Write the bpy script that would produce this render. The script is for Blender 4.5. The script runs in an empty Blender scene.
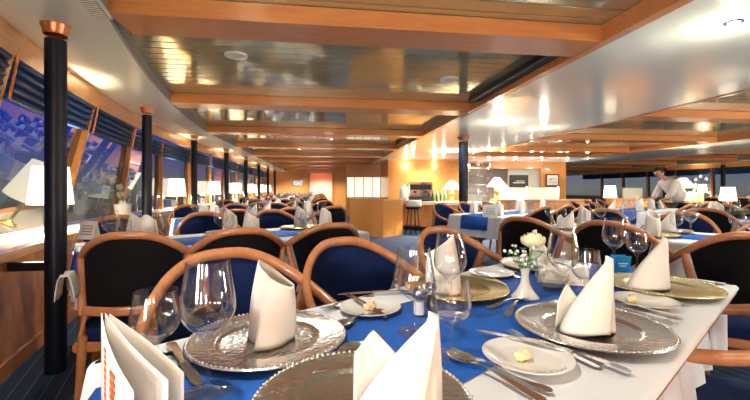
import bpy, bmesh, math, random
from mathutils import Vector, Matrix
random.seed(7)
S = bpy.context.scene
COL = S.collection
PI = math.pi
E = 1.08            # eye height
CEIL = 2.05         # soffit height
REC = 2.155         # recessed coffer height
TT = 0.75           # table top height
TH = math.radians(7.87)   # room axis against view axis
FX = 383.0
ct, st = math.cos(TH), math.sin(TH)

# ------------------------------------------------------------------ helpers
def V(X, d, z=0.0):
    """offset right / depth from the viewer's standing point -> room coordinates"""
    return Vector((ct*X + st*d, -st*X + ct*d, z))
def at(px, py, z):
    d = (E - z)*FX/(py - 189.0)
    return V((px-375.0)/FX*d, d, z)
def AN(A, N, z=0.0):
    """table frame of the large front table: A along its length, N towards the viewer's side"""
    X = -.553 + .7536*A + .6575*N
    d = .73 + .6575*A - .7536*N
    return V(X, d, z)
TA = math.atan2(-st*.7536 + ct*.6575, ct*.7536 + st*.6575)

def link(name, me, mat=None, parent=None, loc=None, rz=None):
    o = bpy.data.objects.new(name, me); COL.objects.link(o)
    if mat is not None and me is not None and len(me.materials) == 0:
        me.materials.append(mat)
    if parent is not None: o.parent = parent
    if loc is not None: o.location = loc
    if rz is not None: o.rotation_euler = (0, 0, rz)
    return o
def empty(name, loc=(0,0,0), rz=0.0):
    o = bpy.data.objects.new(name, None); COL.objects.link(o)
    o.location = loc; o.rotation_euler = (0,0,rz); o.empty_display_size = .05
    return o
def tag(o, label=None, cat=None, group=None, kind=None):
    if label: o['label'] = label
    if cat: o['category'] = cat
    if group: o['group'] = group
    if kind: o['kind'] = kind
    return o
def copy_tree(o, parent=None):
    c = o.copy(); COL.objects.link(c); c.parent = parent
    for ch in list(o.children): copy_tree(ch, c)
    return c
def finish(bm, name='m', smooth=True, angle=40):
    bmesh.ops.recalc_face_normals(bm, faces=bm.faces[:])
    me = bpy.data.meshes.new(name)
    if smooth:
        for f in bm.faces: f.smooth = True
        a = math.radians(angle)
        for e in bm.edges:
            if len(e.link_faces) == 2 and e.calc_face_angle(0) > a: e.smooth = False
    bm.to_mesh(me); bm.free()
    return me
def NB(): return bmesh.new()
def box(bm, x0, x1, y0, y1, z0, z1, bev=0.0, M=None):
    vs = [bm.verts.new(p) for p in ((x0,y0,z0),(x1,y0,z0),(x1,y1,z0),(x0,y1,z0),(x0,y0,z1),(x1,y0,z1),(x1,y1,z1),(x0,y1,z1))]
    fs = [bm.faces.new([vs[i] for i in q]) for q in ((3,2,1,0),(4,5,6,7),(0,1,5,4),(1,2,6,5),(2,3,7,6),(3,0,4,7))]
    if bev > 0:
        es = set()
        for f in fs: es.update(f.edges)
        r = bmesh.ops.bevel(bm, geom=list(es), offset=bev, segments=2, affect='EDGES')
        vs = list({v for f in r['faces'] for v in f.verts} | {v for v in vs if v.is_valid})
    if M is not None:
        bmesh.ops.transform(bm, matrix=M, verts=[v for v in vs if v.is_valid])
    return vs
def lathe(bm, prof, segs=32, c=(0,0,0), close=False):
    rings = []
    for r, z in prof:
        if r < 1e-6: rings.append([bm.verts.new((c[0], c[1], c[2]+z))])
        else: rings.append([bm.verts.new((c[0]+r*math.cos(2*PI*k/segs), c[1]+r*math.sin(2*PI*k/segs), c[2]+z)) for k in range(segs)])
    prs = list(zip(rings[:-1], rings[1:]))
    if close: prs.append((rings[-1], rings[0]))
    for a, b in prs:
        for k in range(segs):
            k2 = (k+1) % segs
            if len(a) == 1 and len(b) == 1: continue
            if len(a) == 1: bm.faces.new((a[0], b[k2], b[k]))
            elif len(b) == 1: bm.faces.new((a[k], a[k2], b[0]))
            else: bm.faces.new((a[k], a[k2], b[k2], b[k]))
def tube(bm, pts, rad, segs=10, ry=None, up=Vector((0,0,1)), caps=True):
    """sweep an ellipse (rad across, ry along 'up') along pts"""
    pts = [Vector(p) for p in pts]; n = len(pts)
    R = rad if isinstance(rad, (list, tuple)) else [rad]*n
    Q = (ry if isinstance(ry, (list, tuple)) else [ry]*n) if ry is not None else R
    rings = []
    for i, p in enumerate(pts):
        t = (pts[min(i+1, n-1)] - pts[max(i-1, 0)]).normalized()
        u = up if abs(t.dot(up)) < .97 else Vector((1, 0, 0))
        s = t.cross(u).normalized(); w = s.cross(t).normalized()
        rings.append([bm.verts.new(p + s*math.cos(2*PI*k/segs)*R[i] + w*math.sin(2*PI*k/segs)*Q[i]) for k in range(segs)])
    for a, b in zip(rings[:-1], rings[1:]):
        for k in range(segs):
            bm.faces.new((a[k], a[(k+1) % segs], b[(k+1) % segs], b[k]))
    if caps:
        bm.faces.new(rings[0][::-1]); bm.faces.new(rings[-1])
def prism(bm, pts, z0, z1):
    a = [bm.verts.new((p[0], p[1], z0)) for p in pts]; b = [bm.verts.new((p[0], p[1], z1)) for p in pts]
    bm.faces.new(a[::-1]); bm.faces.new(b); n = len(pts)
    for i in range(n): bm.faces.new((a[i], a[(i+1) % n], b[(i+1) % n], b[i]))
def grid(bm, fn, nu, nv):
    g = [[bm.verts.new(fn(i/nu, j/nv)) for j in range(nv+1)] for i in range(nu+1)]
    for i in range(nu):
        for j in range(nv): bm.faces.new((g[i][j], g[i+1][j], g[i+1][j+1], g[i][j+1]))
    return g
def solidify(o, t, off=0):
    m = o.modifiers.new('s', 'SOLIDIFY'); m.thickness = t; m.offset = off
    return o
def smoothstep(a, b, x):
    t = max(0, min(1, (x-a)/(b-a))); return t*t*(3-2*t)
def interp(x, tab):
    for (x0, y0), (x1, y1) in zip(tab[:-1], tab[1:]):
        if x <= x1: return y0 + (y1-y0)*max(0, (x-x0))/(x1-x0)
    return tab[-1][1]

# ---------------------------------------------------------------- materials
def mat(name, col, rough=.5, metal=0.0, emit=None, es=0.0, trans=0.0, coat=0.0, spec=.5, sheen=0.0, sss=0.0, ior=1.45):
    m = bpy.data.materials.new(name); m.use_nodes = True
    b = m.node_tree.nodes['Principled BSDF']
    b.inputs['Base Color'].default_value = (*col, 1); b.inputs['Roughness'].default_value = rough
    b.inputs['Metallic'].default_value = metal; b.inputs['Coat Weight'].default_value = coat
    b.inputs['Coat Roughness'].default_value = .08
    b.inputs['Specular IOR Level'].default_value = spec; b.inputs['Transmission Weight'].default_value = trans
    b.inputs['IOR'].default_value = ior; b.inputs['Sheen Weight'].default_value = sheen
    if emit: b.inputs['Emission Color'].default_value = (*emit, 1); b.inputs['Emission Strength'].default_value = es
    return m
def nodes(m): return m.node_tree.nodes, m.node_tree.links, m.node_tree.nodes['Principled BSDF']
def coords(m, scale=(1,1,1), kind='Object', rot=(0,0,0)):
    n, l, b = nodes(m)
    tc = n.new('ShaderNodeTexCoord'); mp = n.new('ShaderNodeMapping')
    mp.inputs['Scale'].default_value = scale; mp.inputs['Rotation'].default_value = rot
    l.new(tc.outputs[kind], mp.inputs['Vector']); return mp.outputs['Vector']
def noise_col(m, c1, c2, scale, vec, detail=4, dist=0.0, lo=.3, hi=.7, bump=0.0, bdist=.01):
    n, l, b = nodes(m)
    t = n.new('ShaderNodeTexNoise'); t.inputs['Scale'].default_value = scale; t.inputs['Detail'].default_value = detail
    t.inputs['Distortion'].default_value = dist; l.new(vec, t.inputs['Vector'])
    r = n.new('ShaderNodeValToRGB'); r.color_ramp.elements[0].position = lo; r.color_ramp.elements[1].position = hi
    r.color_ramp.elements[0].color = (*c1, 1); r.color_ramp.elements[1].color = (*c2, 1)
    l.new(t.outputs['Fac'], r.inputs['Fac']); l.new(r.outputs['Color'], b.inputs['Base Color'])
    if bump:
        bp = n.new('ShaderNodeBump'); bp.inputs['Strength'].default_value = bump; bp.inputs['Distance'].default_value = bdist
        l.new(t.outputs['Fac'], bp.inputs['Height']); l.new(bp.outputs['Normal'], b.inputs['Normal'])
def wood(name, c1, c2, rough=.3, coat=.5, scale=(1,1,1)):
    m = mat(name, c1, rough, coat=coat)
    noise_col(m, c1, c2, 6, coords(m, scale), 6, .4)
    return m
M = {}
M['wood'] = wood('cherry_wood', (.50,.165,.040), (.66,.25,.065), .28, .5, (3,3,12))
M['chairwood'] = wood('chair_beech', (.40,.155,.062), (.50,.205,.085), .26, .5, (4,4,4))
M['beam'] = wood('beam_wood', (.64,.25,.090), (.74,.32,.10), .25, .25, (.6,8,8))
M['fascia'] = wood('fascia_wood', (.68,.30,.085), (.80,.38,.12), .22, .5, (3,.6,10))
M['panel'] = wood('panel_wood', (.40,.14,.030), (.58,.24,.06), .2, .7, (3,2,1))
M['wallwood'] = wood('wall_wood', (.72,.28,.06), (.82,.36,.10), .3, .4, (2,2,10))
M['copper'] = mat('copper', (.55,.22,.10), .3, .8)
M['white'] = mat('ceiling_white', (.80,.79,.70), .22, coat=.3)
noise_col(M['white'], (.84,.90,.76), (.89,.93,.82), 1.2, coords(M['white']), 3)
M['grey'] = mat('riser_grey', (.30,.28,.25), .4)
M['navy'] = mat('column_navy', (.003,.007,.018), .42, spec=.35)
M['black'] = mat('black_metal', (.01,.01,.012), .4)
M['darkframe'] = mat('window_frame_dark', (.012,.013,.018), .35)
M['shade'] = mat('pleated_navy_blind', (.008,.05,.16), .55)
M['blue'] = mat('blue_upholstery', (.010,.022,.095), .9, spec=.15)
noise_col(M['blue'], (.004,.011,.050), (.007,.018,.075), 160, coords(M['blue']), 2)
M['blackfab'] = mat('black_upholstery', (.0035,.003,.004), .9, spec=.2)
M['cloth'] = mat('white_tablecloth', (.78,.79,.81), .75)
M['runner'] = mat('blue_runner', (.006,.10,.46), .65)
noise_col(M['runner'], (.005,.085,.42), (.008,.12,.50), 90, coords(M['runner']), 3)
M['napkin'] = mat('napkin_cream', (.80,.76,.68), .7)
M['silver'] = mat('hammered_silver', (.80,.79,.77), .22, 1.0)
M['gold'] = mat('hammered_pale_gold', (.80,.70,.38), .22, 1.0)
for k in ('silver', 'gold'):
    m = M[k]; n, l, b = nodes(m)
    v = n.new('ShaderNodeTexVoronoi'); v.inputs['Scale'].default_value = 110; v.feature = 'SMOOTH_F1'
    l.new(coords(m), v.inputs['Vector'])
    bp = n.new('ShaderNodeBump'); bp.inputs['Strength'].default_value = .45; bp.inputs['Distance'].default_value = .002
    l.new(v.outputs['Distance'], bp.inputs['Height']); l.new(bp.outputs['Normal'], b.inputs['Normal'])
M['cutlery'] = mat('cutlery_steel', (.80,.80,.80), .16, 1.0)
M['china'] = mat('white_china', (.86,.85,.80), .15, coat=.5)
M['butter'] = mat('butter', (.85,.68,.38), .5)
M['carpet'] = mat('blue_carpet', (.03,.06,.15), .95)
M['paper'] = mat('menu_card', (.86,.82,.76), .5)
M['orange'] = mat('orange_print', (.75,.16,.04), .5)
M['brown'] = mat('brown_print', (.30,.16,.08), .5)
M['cyan'] = mat('cyan_card', (.02,.38,.75), .4)
M['leaf'] = mat('leaf_green', (.05,.20,.03), .5)
M['rose'] = mat('rose_cream', (.88,.78,.52), .6)
M['petal'] = mat('white_petal', (.85,.85,.80), .6)
M['stem'] = mat('stem_green', (.10,.22,.05), .6)
M['lampshade'] = mat('lampshade_lit', (.42,.38,.30), .8, emit=(1,.86,.60), es=.55, spec=.1)
M['bulb'] = mat('downlight_lit', (1,1,1), .5, emit=(1,.90,.68), es=30)
M['brass'] = mat('brass', (.75,.50,.15), .25, 1.0)
M['chrome'] = mat('chrome', (.75,.76,.78), .12, 1.0)
M['plaster'] = mat('white_plaster', (.80,.74,.62), .6)
M['counter'] = mat('counter_top', (.82,.78,.70), .25, coat=.3)
M['frost'] = mat('frosted_glass', (.72,.84,.74), .35, )
M['litpanel'] = mat('lit_display_panel', (.9,.9,.8), .5, emit=(1,.90,.66), es=.2)
M['pink'] = mat('corridor_wall', (.70,.36,.24), .35, coat=.5)
M['dkgreen'] = mat('vent_green_black', (.015,.04,.03), .3)
M['skin'] = mat('skin', (.55,.30,.20), .5)
M['hair'] = mat('hair_dark', (.02,.014,.012), .6)
M['shirt'] = mat('white_shirt', (.75,.72,.68), .7)
M['trouser'] = mat('black_trousers', (.012,.012,.015), .8)
M['picture'] = mat('print_paper', (.82,.80,.72), .5)
noise_col(M['picture'], (.35,.38,.36), (.85,.83,.76), 14, coords(M['picture']), 3, lo=.42, hi=.55)
M['salt'] = mat('salt', (.8,.8,.8), .8)
M['pepper'] = mat('pepper', (.05,.04,.035), .8)
M['bottle'] = mat('bottle_green', (.02,.06,.03), .1, coat=.5)
M['board'] = mat('dark_board', (.03,.025,.025), .4)

def thin_glass(name, tint=(1,1,1), lo=.05, hi=.85, power=2.6, rough=.0):
    m = bpy.data.materials.new(name); m.use_nodes = True; n, l = m.node_tree.nodes, m.node_tree.links
    n.clear(); out = n.new('ShaderNodeOutputMaterial'); mx = n.new('ShaderNodeMixShader')
    tr = n.new('ShaderNodeBsdfTransparent'); tr.inputs[0].default_value = (*tint, 1)
    gl = n.new('ShaderNodeBsdfGlossy'); gl.inputs['Roughness'].default_value = rough
    lw = n.new('ShaderNodeLayerWeight'); lw.inputs['Blend'].default_value = .5
    pw = n.new('ShaderNodeMath'); pw.operation = 'POWER'; pw.inputs[1].default_value = power
    mr = n.new('ShaderNodeMapRange'); mr.inputs['To Min'].default_value = lo; mr.inputs['To Max'].default_value = hi
    l.new(lw.outputs['Facing'], pw.inputs[0]); l.new(pw.outputs[0], mr.inputs['Value']); l.new(mr.outputs[0], mx.inputs[0])
    l.new(tr.outputs[0], mx.inputs[1]); l.new(gl.outputs[0], mx.inputs[2]); l.new(mx.outputs[0], out.inputs[0])
    return m
M['farglass'] = thin_glass('drinking_glass_thin', (.97,.98,.985), .07, .85, 2.0)
M['glass2'] = thin_glass('drinking_glass_clear', (.985,.99,.99), .045, .95, 2.6)
M['pane'] = thin_glass('window_pane_glass', (.95,.96,.98), .06, .85, 3.0, .015)
gm = bpy.data.materials.new('drinking_glass'); gm.use_nodes = True
n_, l_ = gm.node_tree.nodes, gm.node_tree.links; n_.clear()
o_ = n_.new('ShaderNodeOutputMaterial'); g_ = n_.new('ShaderNodeBsdfGlass'); g_.inputs['Roughness'].default_value = 0; g_.inputs['IOR'].default_value = 1.45
t_ = n_.new('ShaderNodeBsdfTransparent'); x_ = n_.new('ShaderNodeMixShader'); x_.inputs[0].default_value = .3
l_.new(g_.outputs[0], x_.inputs[1]); l_.new(t_.outputs[0], x_.inputs[2]); l_.new(x_.outputs[0], o_.inputs[0])
M['glass'] = gm

# glossy slatted metal ceiling: narrow bright grooves every 12 cm across the bays
m = mat('brass_slat_ceiling', (.68,.65,.38), .09, .55); n, l, b = nodes(m)
vec = coords(m)
sp = n.new('ShaderNodeSeparateXYZ'); l.new(vec, sp.inputs[0])
md = n.new('ShaderNodeMath'); md.operation = 'FRACT'; mu = n.new('ShaderNodeMath'); mu.operation = 'MULTIPLY'; mu.inputs[1].default_value = 1/.13
l.new(sp.outputs['Y'], mu.inputs[0]); l.new(mu.outputs[0], md.inputs[0])
rp = n.new('ShaderNodeValToRGB'); e = rp.color_ramp.elements
e[0].position = 0; e[0].color = (0,0,0,1); e[1].position = .06; e[1].color = (1,1,1,1)
e2 = rp.color_ramp.elements.new(.94); e2.color = (1,1,1,1); e3 = rp.color_ramp.elements.new(1.0); e3.color = (0,0,0,1)
l.new(md.outputs[0], rp.inputs['Fac'])
ns = n.new('ShaderNodeTexNoise'); ns.inputs['Scale'].default_value = 1.6; ns.inputs['Detail'].default_value = 2; l.new(vec, ns.inputs['Vector'])
ad = n.new('ShaderNodeMath'); ad.operation = 'MULTIPLY_ADD'; ad.inputs[1].default_value = 1.2; l.new(ns.outputs['Fac'], ad.inputs[0]); l.new(rp.outputs['Color'], ad.inputs[2])
bp = n.new('ShaderNodeBump'); bp.inputs['Strength'].default_value = .8; bp.inputs['Distance'].default_value = .006
l.new(ad.outputs[0], bp.inputs['Height']); l.new(bp.outputs['Normal'], b.inputs['Normal'])
M['slats'] = m
# striped carpet
m = M['carpet']; n, l, b = nodes(m)
vec = coords(m, rot=(0,0,math.radians(-20)))
sp = n.new('ShaderNodeSeparateXYZ'); l.new(vec, sp.inputs[0])
mu = n.new('ShaderNodeMath'); mu.operation = 'MULTIPLY'; mu.inputs[1].default_value = 1/.075; l.new(sp.outputs['X'], mu.inputs[0])
fr = n.new('ShaderNodeMath'); fr.operation = 'FRACT'; l.new(mu.outputs[0], fr.inputs[0])
rp = n.new('ShaderNodeValToRGB'); rp.color_ramp.interpolation = 'LINEAR'; e = rp.color_ramp.elements
e[0].position = 0; e[0].color = (.018,.045,.12,1); e[1].position = .86; e[1].color = (.022,.055,.14,1)
e2 = rp.color_ramp.elements.new(.90); e2.color = (.16,.22,.30,1); e3 = rp.color_ramp.elements.new(.98); e3.color = (.018,.045,.12,1)
l.new(fr.outputs[0], rp.inputs['Fac']); l.new(rp.outputs['Color'], b.inputs['Base Color'])

# ------------------------------------------------------------------ setting
Y0, Y1 = -3.0, 21.8
CX = 6.1                                     # the saloon is symmetric about x = CX
def cl(y): return -2.3 + max(0.0, 7.9-y)**2/39.5     # line of the columns, left side
def struct(name, bm, m, smooth=False, **k):
    o = link(name, finish(bm, name, smooth), m); o['kind'] = 'structure'; return o
bm = NB(); box(bm, -5, 17, Y0-1, 26, -.05, 0); struct('floor', bm, M['carpet'])
bm = NB(); box(bm, -3.2, 15.6, Y0, 24, REC, REC+.05); struct('ceiling', bm, M['slats'])
ys = [Y0 + i*(Y1-Y0)/70 for i in range(71)]
def strip_lr(fl, fr_, z0, z1, name, m, ya=Y0, yb=Y1, mirror=False):
    bm = NB(); yy = [ya + i*(yb-ya)/60 for i in range(61)]
    L = [(fl(y), y) for y in yy]; R = [(fr_(y), y) for y in yy]
    if mirror: L = [(2*CX-x, y) for x, y in L]; R = [(2*CX-x, y) for x, y in R]
    v = [[bm.verts.new((L[i][0], L[i][1], z0)), bm.verts.new((R[i][0], R[i][1], z0)), bm.verts.new((R[i][0], R[i][1], z1)), bm.verts.new((L[i][0], L[i][1], z1))] for i in range(61)]
    for i in range(60):
        for k in range(4): bm.faces.new((v[i][k], v[i][(k+1) % 4], v[i+1][(k+1) % 4], v[i+1][k]))
    bm.faces.new(v[0]); bm.faces.new(v[-1][::-1])
    o = link(name, finish(bm, name, True, 30), m); o['kind'] = 'structure'; return o
for mir in (False, True):
    s = 'right' if mir else 'left'
    strip_lr(lambda y: cl(y)-.27, lambda y: cl(y)+.32, CEIL, REC-.002, 'ceiling_soffit_'+s, M['white'], mirror=mir)
    strip_lr(lambda y: cl(y)+.32, lambda y: cl(y)+.335, CEIL+.004, REC-.001, 'trim_riser_'+s, M['grey'], mirror=mir)
    strip_lr(lambda y: cl(y)-.29, lambda y: cl(y)-.25, CEIL-.17, CEIL+.02, 'trim_fascia_'+s, M['fascia'], mirror=mir)
    # wall under the windows: wood panel, plinth, ledge with wood nosing
    strip_lr(lambda y: cl(y)-.30, lambda y: cl(y)-.25, .09, .665, 'wall_'+s, M['panel'], mirror=mir)
    strip_lr(lambda y: cl(y)-.30, lambda y: cl(y)-.235, 0, .09, 'baseboard_'+s, M['wood'], mirror=mir)
    strip_lr(lambda y: cl(y)-.30, lambda y: cl(y)-.23, .665, .715, 'trim_ledge_nosing_'+s, M['fascia'], mirror=mir)
    strip_lr(lambda y: cl(y)-.75, lambda y: cl(y)-.30, .67, .713, 'trim_window_ledge_'+s, M['counter'], mirror=mir)
    strip_lr(lambda y: cl(y)-.85, lambda y: cl(y)-.80, 0, 2.2, 'wall_hull_'+s, M['darkframe'], yb=Y0+.02, mirror=mir)
# central soffits and their wood edges
def slab(name, x0, x1, y0, y1, z0, z1, m):
    bm = NB(); box(bm, x0, x1, y0, y1, z0, z1); return struct(name, bm, m)
G0, G1 = 1.88, 4.1
XE = 10.7
slab('ceiling_soffit_centre', G0, G1, Y0, XE, CEIL, REC-.002, M['white'])
slab('ceiling_soffit_centre', 2*CX-G1, 2*CX-G0, Y0, XE, CEIL, REC-.002, M['white'])
slab('ceiling_soffit_bar', G0, 2*CX-G0, XE, 24, CEIL, REC-.002, M['white'])
for i, (x0, x1) in enumerate(((G0-.07, G0), (G1, G1+.07), (2*CX-G1-.07, 2*CX-G1), (2*CX-G0, 2*CX-G0+.07))):
    slab('trim_girder', x0, x1, Y0, Y1 if i in (0, 3) else XE, CEIL-.008, REC-.003, M['beam'])
slab('trim_girder', G1+.07, 2*CX-G1-.07, XE-.07, XE, CEIL-.008, REC-.003, M['beam'])
k = 0
y = 2.28 - 2.27*2
while y < Y1 - .6:
    slab('ceiling_beam', cl(y)+.33, G0-.07, y, y+.30, CEIL-.004, REC-.004, M['beam'])
    slab('ceiling_beam', 2*CX-G0+.07, 2*CX-cl(y)-.33, y, y+.30, CEIL-.004, REC-.004, M['beam'])
    if y < XE-.5: slab('ceiling_beam', G1+.07, 2*CX-G1-.07, y, y+.30, CEIL-.004, REC-.004, M['beam'])
    y += 2.27
# windows: leaning panes between mullions, pleated blinds above
def bot(y): return cl(y)-.62+.12*smoothstep(4.5,6.6,y)
def top(y): return cl(y)-.30-.18*smoothstep(4.5,6.6,y)
mull = [2.57 + 1.48*i for i in range(-4, 13)]
for side in (0, 1):
    f = (lambda x: x) if side == 0 else (lambda x: 2*CX-x)
    for i, (ya, yb) in enumerate(zip(mull[:-1], mull[1:])):
        w = empty('window_%d' % (i+1+side*20), (0,0,0)); w['kind'] = 'structure'
        bm = NB()
        grid(bm, lambda u, v: (f(bot(ya+(yb-ya)*u)*(1-v)+top(ya+(yb-ya)*u)*v), ya+(yb-ya)*u, .715+1.165*v), 1, 1)
        link('pane', finish(bm, smooth=False), M['pane'], w)
        for yy, dx, nm, mm in ((ya, .0, 'mullion', M['fascia']), (ya+.055, -.02, 'window_frame', M['darkframe']), (ya-.055, -.02, 'window_frame', M['darkframe'])):
            bm = NB()
            wd = .015 if nm == 'mullion' else .035
            ex = .045 if nm == 'mullion' else .0
            a0 = Vector((f(bot(yy)+ex+dx), yy, .72)); a1 = Vector((f(top(yy)+ex*.4+dx), yy, 1.90))
            vs = []
            for p in (a0, a1):
                for sx, sy in ((-1,-1),(1,-1),(1,1),(-1,1)): vs.append(bm.verts.new(p + Vector((sx*(.03 if nm=='mullion' else .018), sy*wd, 0))))
            for q in ((0,1,2,3),(7,6,5,4),(0,4,5,1),(1,5,6,2),(2,6,7,3),(3,7,4,0)): bm.faces.new([vs[j] for j in q])
            link(nm, finish(bm, smooth=False), mm, w)
        bm = NB()     # folded blind: stacked pleats, hanging inside the glass
        prof = []
        for j in range(5):
            zz = 1.90 - j*.052
            prof += [(-.012, zz), (.022, zz-.030), (.024, zz-.046), (-.008, zz-.050)]
        def bl(u, v):
            q = v*(len(prof)-1); j = min(int(q), len(prof)-2); t = q-j
            px_, zz = prof[j][0]*(1-t)+prof[j+1][0]*t, prof[j][1]*(1-t)+prof[j+1][1]*t
            yy = ya+.02+(yb-ya-.04)*u
            fr2 = (1.90-zz)/1.165*(bot(yy)-top(yy))/-.31
            return (f(top(yy)+.035-fr2*.31+px_), yy, zz - .012*math.sin(PI*u)*(1.9-zz)*4)
        grid(bm, bl, 8, len(prof)-1)
        bg_ = NB(); tube(bg_, [(f(top(ya)+.075), ya, 1.89), (f(top(ya)+.072-.045), ya+.0, 1.62)], .009, 8); link('blind_guide', finish(bg_), M['copper'], w)
        o = link('blind', finish(bm, angle=25), M['shade'], w); solidify(o, .004)
# end walls
def wallbox(name, x0, x1, y0, y1, z0, z1, m): return slab(name, x0, x1, y0, y1, z0, z1, m)
wallbox('wall_back', -3.2, 15.6, Y0-.1, Y0, 0, 2.2, M['wallwood'])
wallbox('wall_far', -3.2, -.72, Y1, Y1+.1, 0, 2.2, M['wallwood'])
wallbox('wall_far', -.72, .62, Y1, Y1+.1, 1.98, 2.2, M['wallwood'])
wallbox('wall_far', .62, 2.6, Y1, Y1+.1, 0, 2.2, M['wallwood'])
for x in (-.78, .56): wallbox('trim_doorway', x, x+.1, Y1-.06, Y1+.12, 0, 2.0, M['wood'])
wallbox('wall_corridor', -.9, .8, 23.9, 24.0, 0, 2.2, M['pink'])
wallbox('wall_corridor', -.9, -.8, Y1+.12, 23.9, 0, 2.2, M['pink'])
wallbox('wall_corridor', .7, .8, Y1+.12, 23.9, 0, 2.2, M['pink'])
wallbox('trim_corridor_rail', -.75, .68, 23.84, 23.89, .95, 1.05, M['plaster'])

# columns, with copper collars
def column(x, y, r, label, grp, full=True):
    t = empty('column', (x, y, 0)); t['kind'] = 'structure'
    bm = NB(); lathe(bm, [(r*1.0,0),(r,CEIL-.09)], 28); link('shaft', finish(bm), M['navy'], t)
    bm = NB(); lathe(bm, [(r*1.05,CEIL-.062),(r*1.14,CEIL-.058),(r*1.2,CEIL-.03),(r*1.36,CEIL-.012),(r*1.38,CEIL+.001)], 28); link('collar', finish(bm), M['copper'], t)
for i in range(-1, 8):
    y = 2.51 + 2.4*i
    if i >= 0: column(cl(y), y, .054, '', '')
    if 0 <= i < 6: column(2*CX-cl(y), y, .07, '', '')
column(2.61, 6.85, .085, '', '')
bm = NB(); box(bm, -.26, -.05, -.02, .02, .60, .65, .004)
link('column_bracket', finish(bm), M['black'], None, (cl(2.51), 2.51, 0))['kind'] = 'structure'

# ----------------------------------------------------------- ceiling fittings
def vent(x, y, rz, w, ln, label, z=CEIL):
    t = tag(empty('ceiling_vent', (x, y, z), rz), label, 'vent')
    bm = NB(); box(bm, -w/2, w/2, -ln/2, ln/2, -.006, 0, .002); link('vent_plate', finish(bm), M['white'], t)
    bm = NB(); box(bm, -w/2+.02, w/2-.02, -ln/2+.02, ln/2-.02, -.008, -.005); link('opening', finish(bm), M['black'], t)
    bm = NB(); nn = int(ln/.028)
    for j in range(nn):
        yy = -ln/2+.025+(ln-.05)*j/max(1, nn-1); box(bm, -w/2+.02, w/2-.02, yy-.004, yy+.004, -.013, -.006)
    link('louvre', finish(bm), M['plaster'], t)
v = at(88, 0, CEIL); vent(v.x, v.y, .2, .12, .42, 'slotted white air vent in the soffit above the nearest column')
v = at(180, 124, CEIL); vent(v.x, v.y, .1, .07, .8, 'narrow slot vent in the soffit past the second column')
def speaker(px, py, label):
    v = at(px, py, REC); t = tag(empty('ceiling_speaker', v), label, 'ceiling speaker')
    bm = NB(); lathe(bm, [(.0,-.006),(.072,-.006),(.078,-.012),(.088,-.010),(.09,0)], 32); link('rim', finish(bm), M['white'], t)
    bm = NB(); lathe(bm, [(0,-.0085),(.066,-.0085),(.07,-.006)], 32); link('grille', finish(bm), M['plaster'], t)
speaker(236, 55, 'round ceiling speaker in the first bay, left of the glossy panel')
speaker(449, 79, 'round ceiling speaker in the first bay, right side near the dark slot')
dl0 = None
def downlight(p, label, grp=None):
    global dl0
    if dl0 is None:
        dl0 = empty('downlight')
        bm = NB(); lathe(bm, [(.030,-.003),(.036,-.008),(.045,-.006),(.048,0)], 24); link('ring', finish(bm), M['chrome'], dl0)
        bm = NB(); lathe(bm, [(0,-.004),(.030,-.004)], 24); link('lamp_face', finish(bm), M['bulb'], dl0)
        o = dl0
    else: o = copy_tree(dl0)
    o.location = p; tag(o, label, 'downlight', grp)
    if p[2] < REC-.01:
        ld = bpy.data.lights.new('downlight_glow', 'POINT'); ld.energy = 1.1 if p[1] > 10 else 1.5; ld.color = (1,.95,.80); ld.shadow_soft_size = .04
        lo = bpy.data.objects.new('downlight_glow', ld); COL.objects.link(lo); lo.location = (p[0], p[1], p[2]-.22)
    return o
for x, y, lb in ((2.37,1.92,'downlight in the centre ceiling at the upper right corner'), (2.52,5.24,'small downlight in the centre ceiling, left of the pair above the bar column'), (3.5,5.67,'small downlight in the centre ceiling, right of the pair')):
    downlight((x, y, CEIL), lb, 'downlights of the centre ceiling')
n_ = 0
for j, yy in enumerate((11.2, 12.2)):
    for i in range(7):
        downlight((2.7+i*.95, yy, CEIL), 'tiny downlight in the white ceiling over the bar, %s row, %s from the left' % (('front','back')[j], ['first','second','third','fourth','fifth','sixth','seventh'][i]), 'downlights over the bar')
for b_ in range(8):
    for j, x in enumerate((-.6, .2)):
        yy = 2.28+2.27*b_+1.45
        if yy < Y1-.5 and b_ > 1 and (b_ + j) % 2:
            downlight((x, yy, REC), 'bright spot in slatted ceiling bay, %s bay from the front, %s' % (['first','second','third','fourth','fifth','sixth','seventh','last'][b_], ('left','middle')[j]), 'downlights of the window-side bays')
# dark slot along the girder in the second bay
for i, (ya, yb) in enumerate(((2.60, 4.30), (7.2, 8.8))):
    t = tag(empty('air_slot', (G0-.072, ya, CEIL)), 'dark green air slot set along the girder, %s' % ('behind the front beam' if i == 0 else 'further back'), 'air slot')
    bm = NB(); box(bm, -.10, .0, 0, yb-ya, .045, .098); link('slot', finish(bm, smooth=False), M['black'], t)
    bm = NB(); box(bm, -.115, -.1, 0, yb-ya, .04, .052); box(bm, -.06, -.045, 0, yb-ya, .038, .048); link('rail', finish(bm, smooth=False), M['dkgreen'], t)

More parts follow.
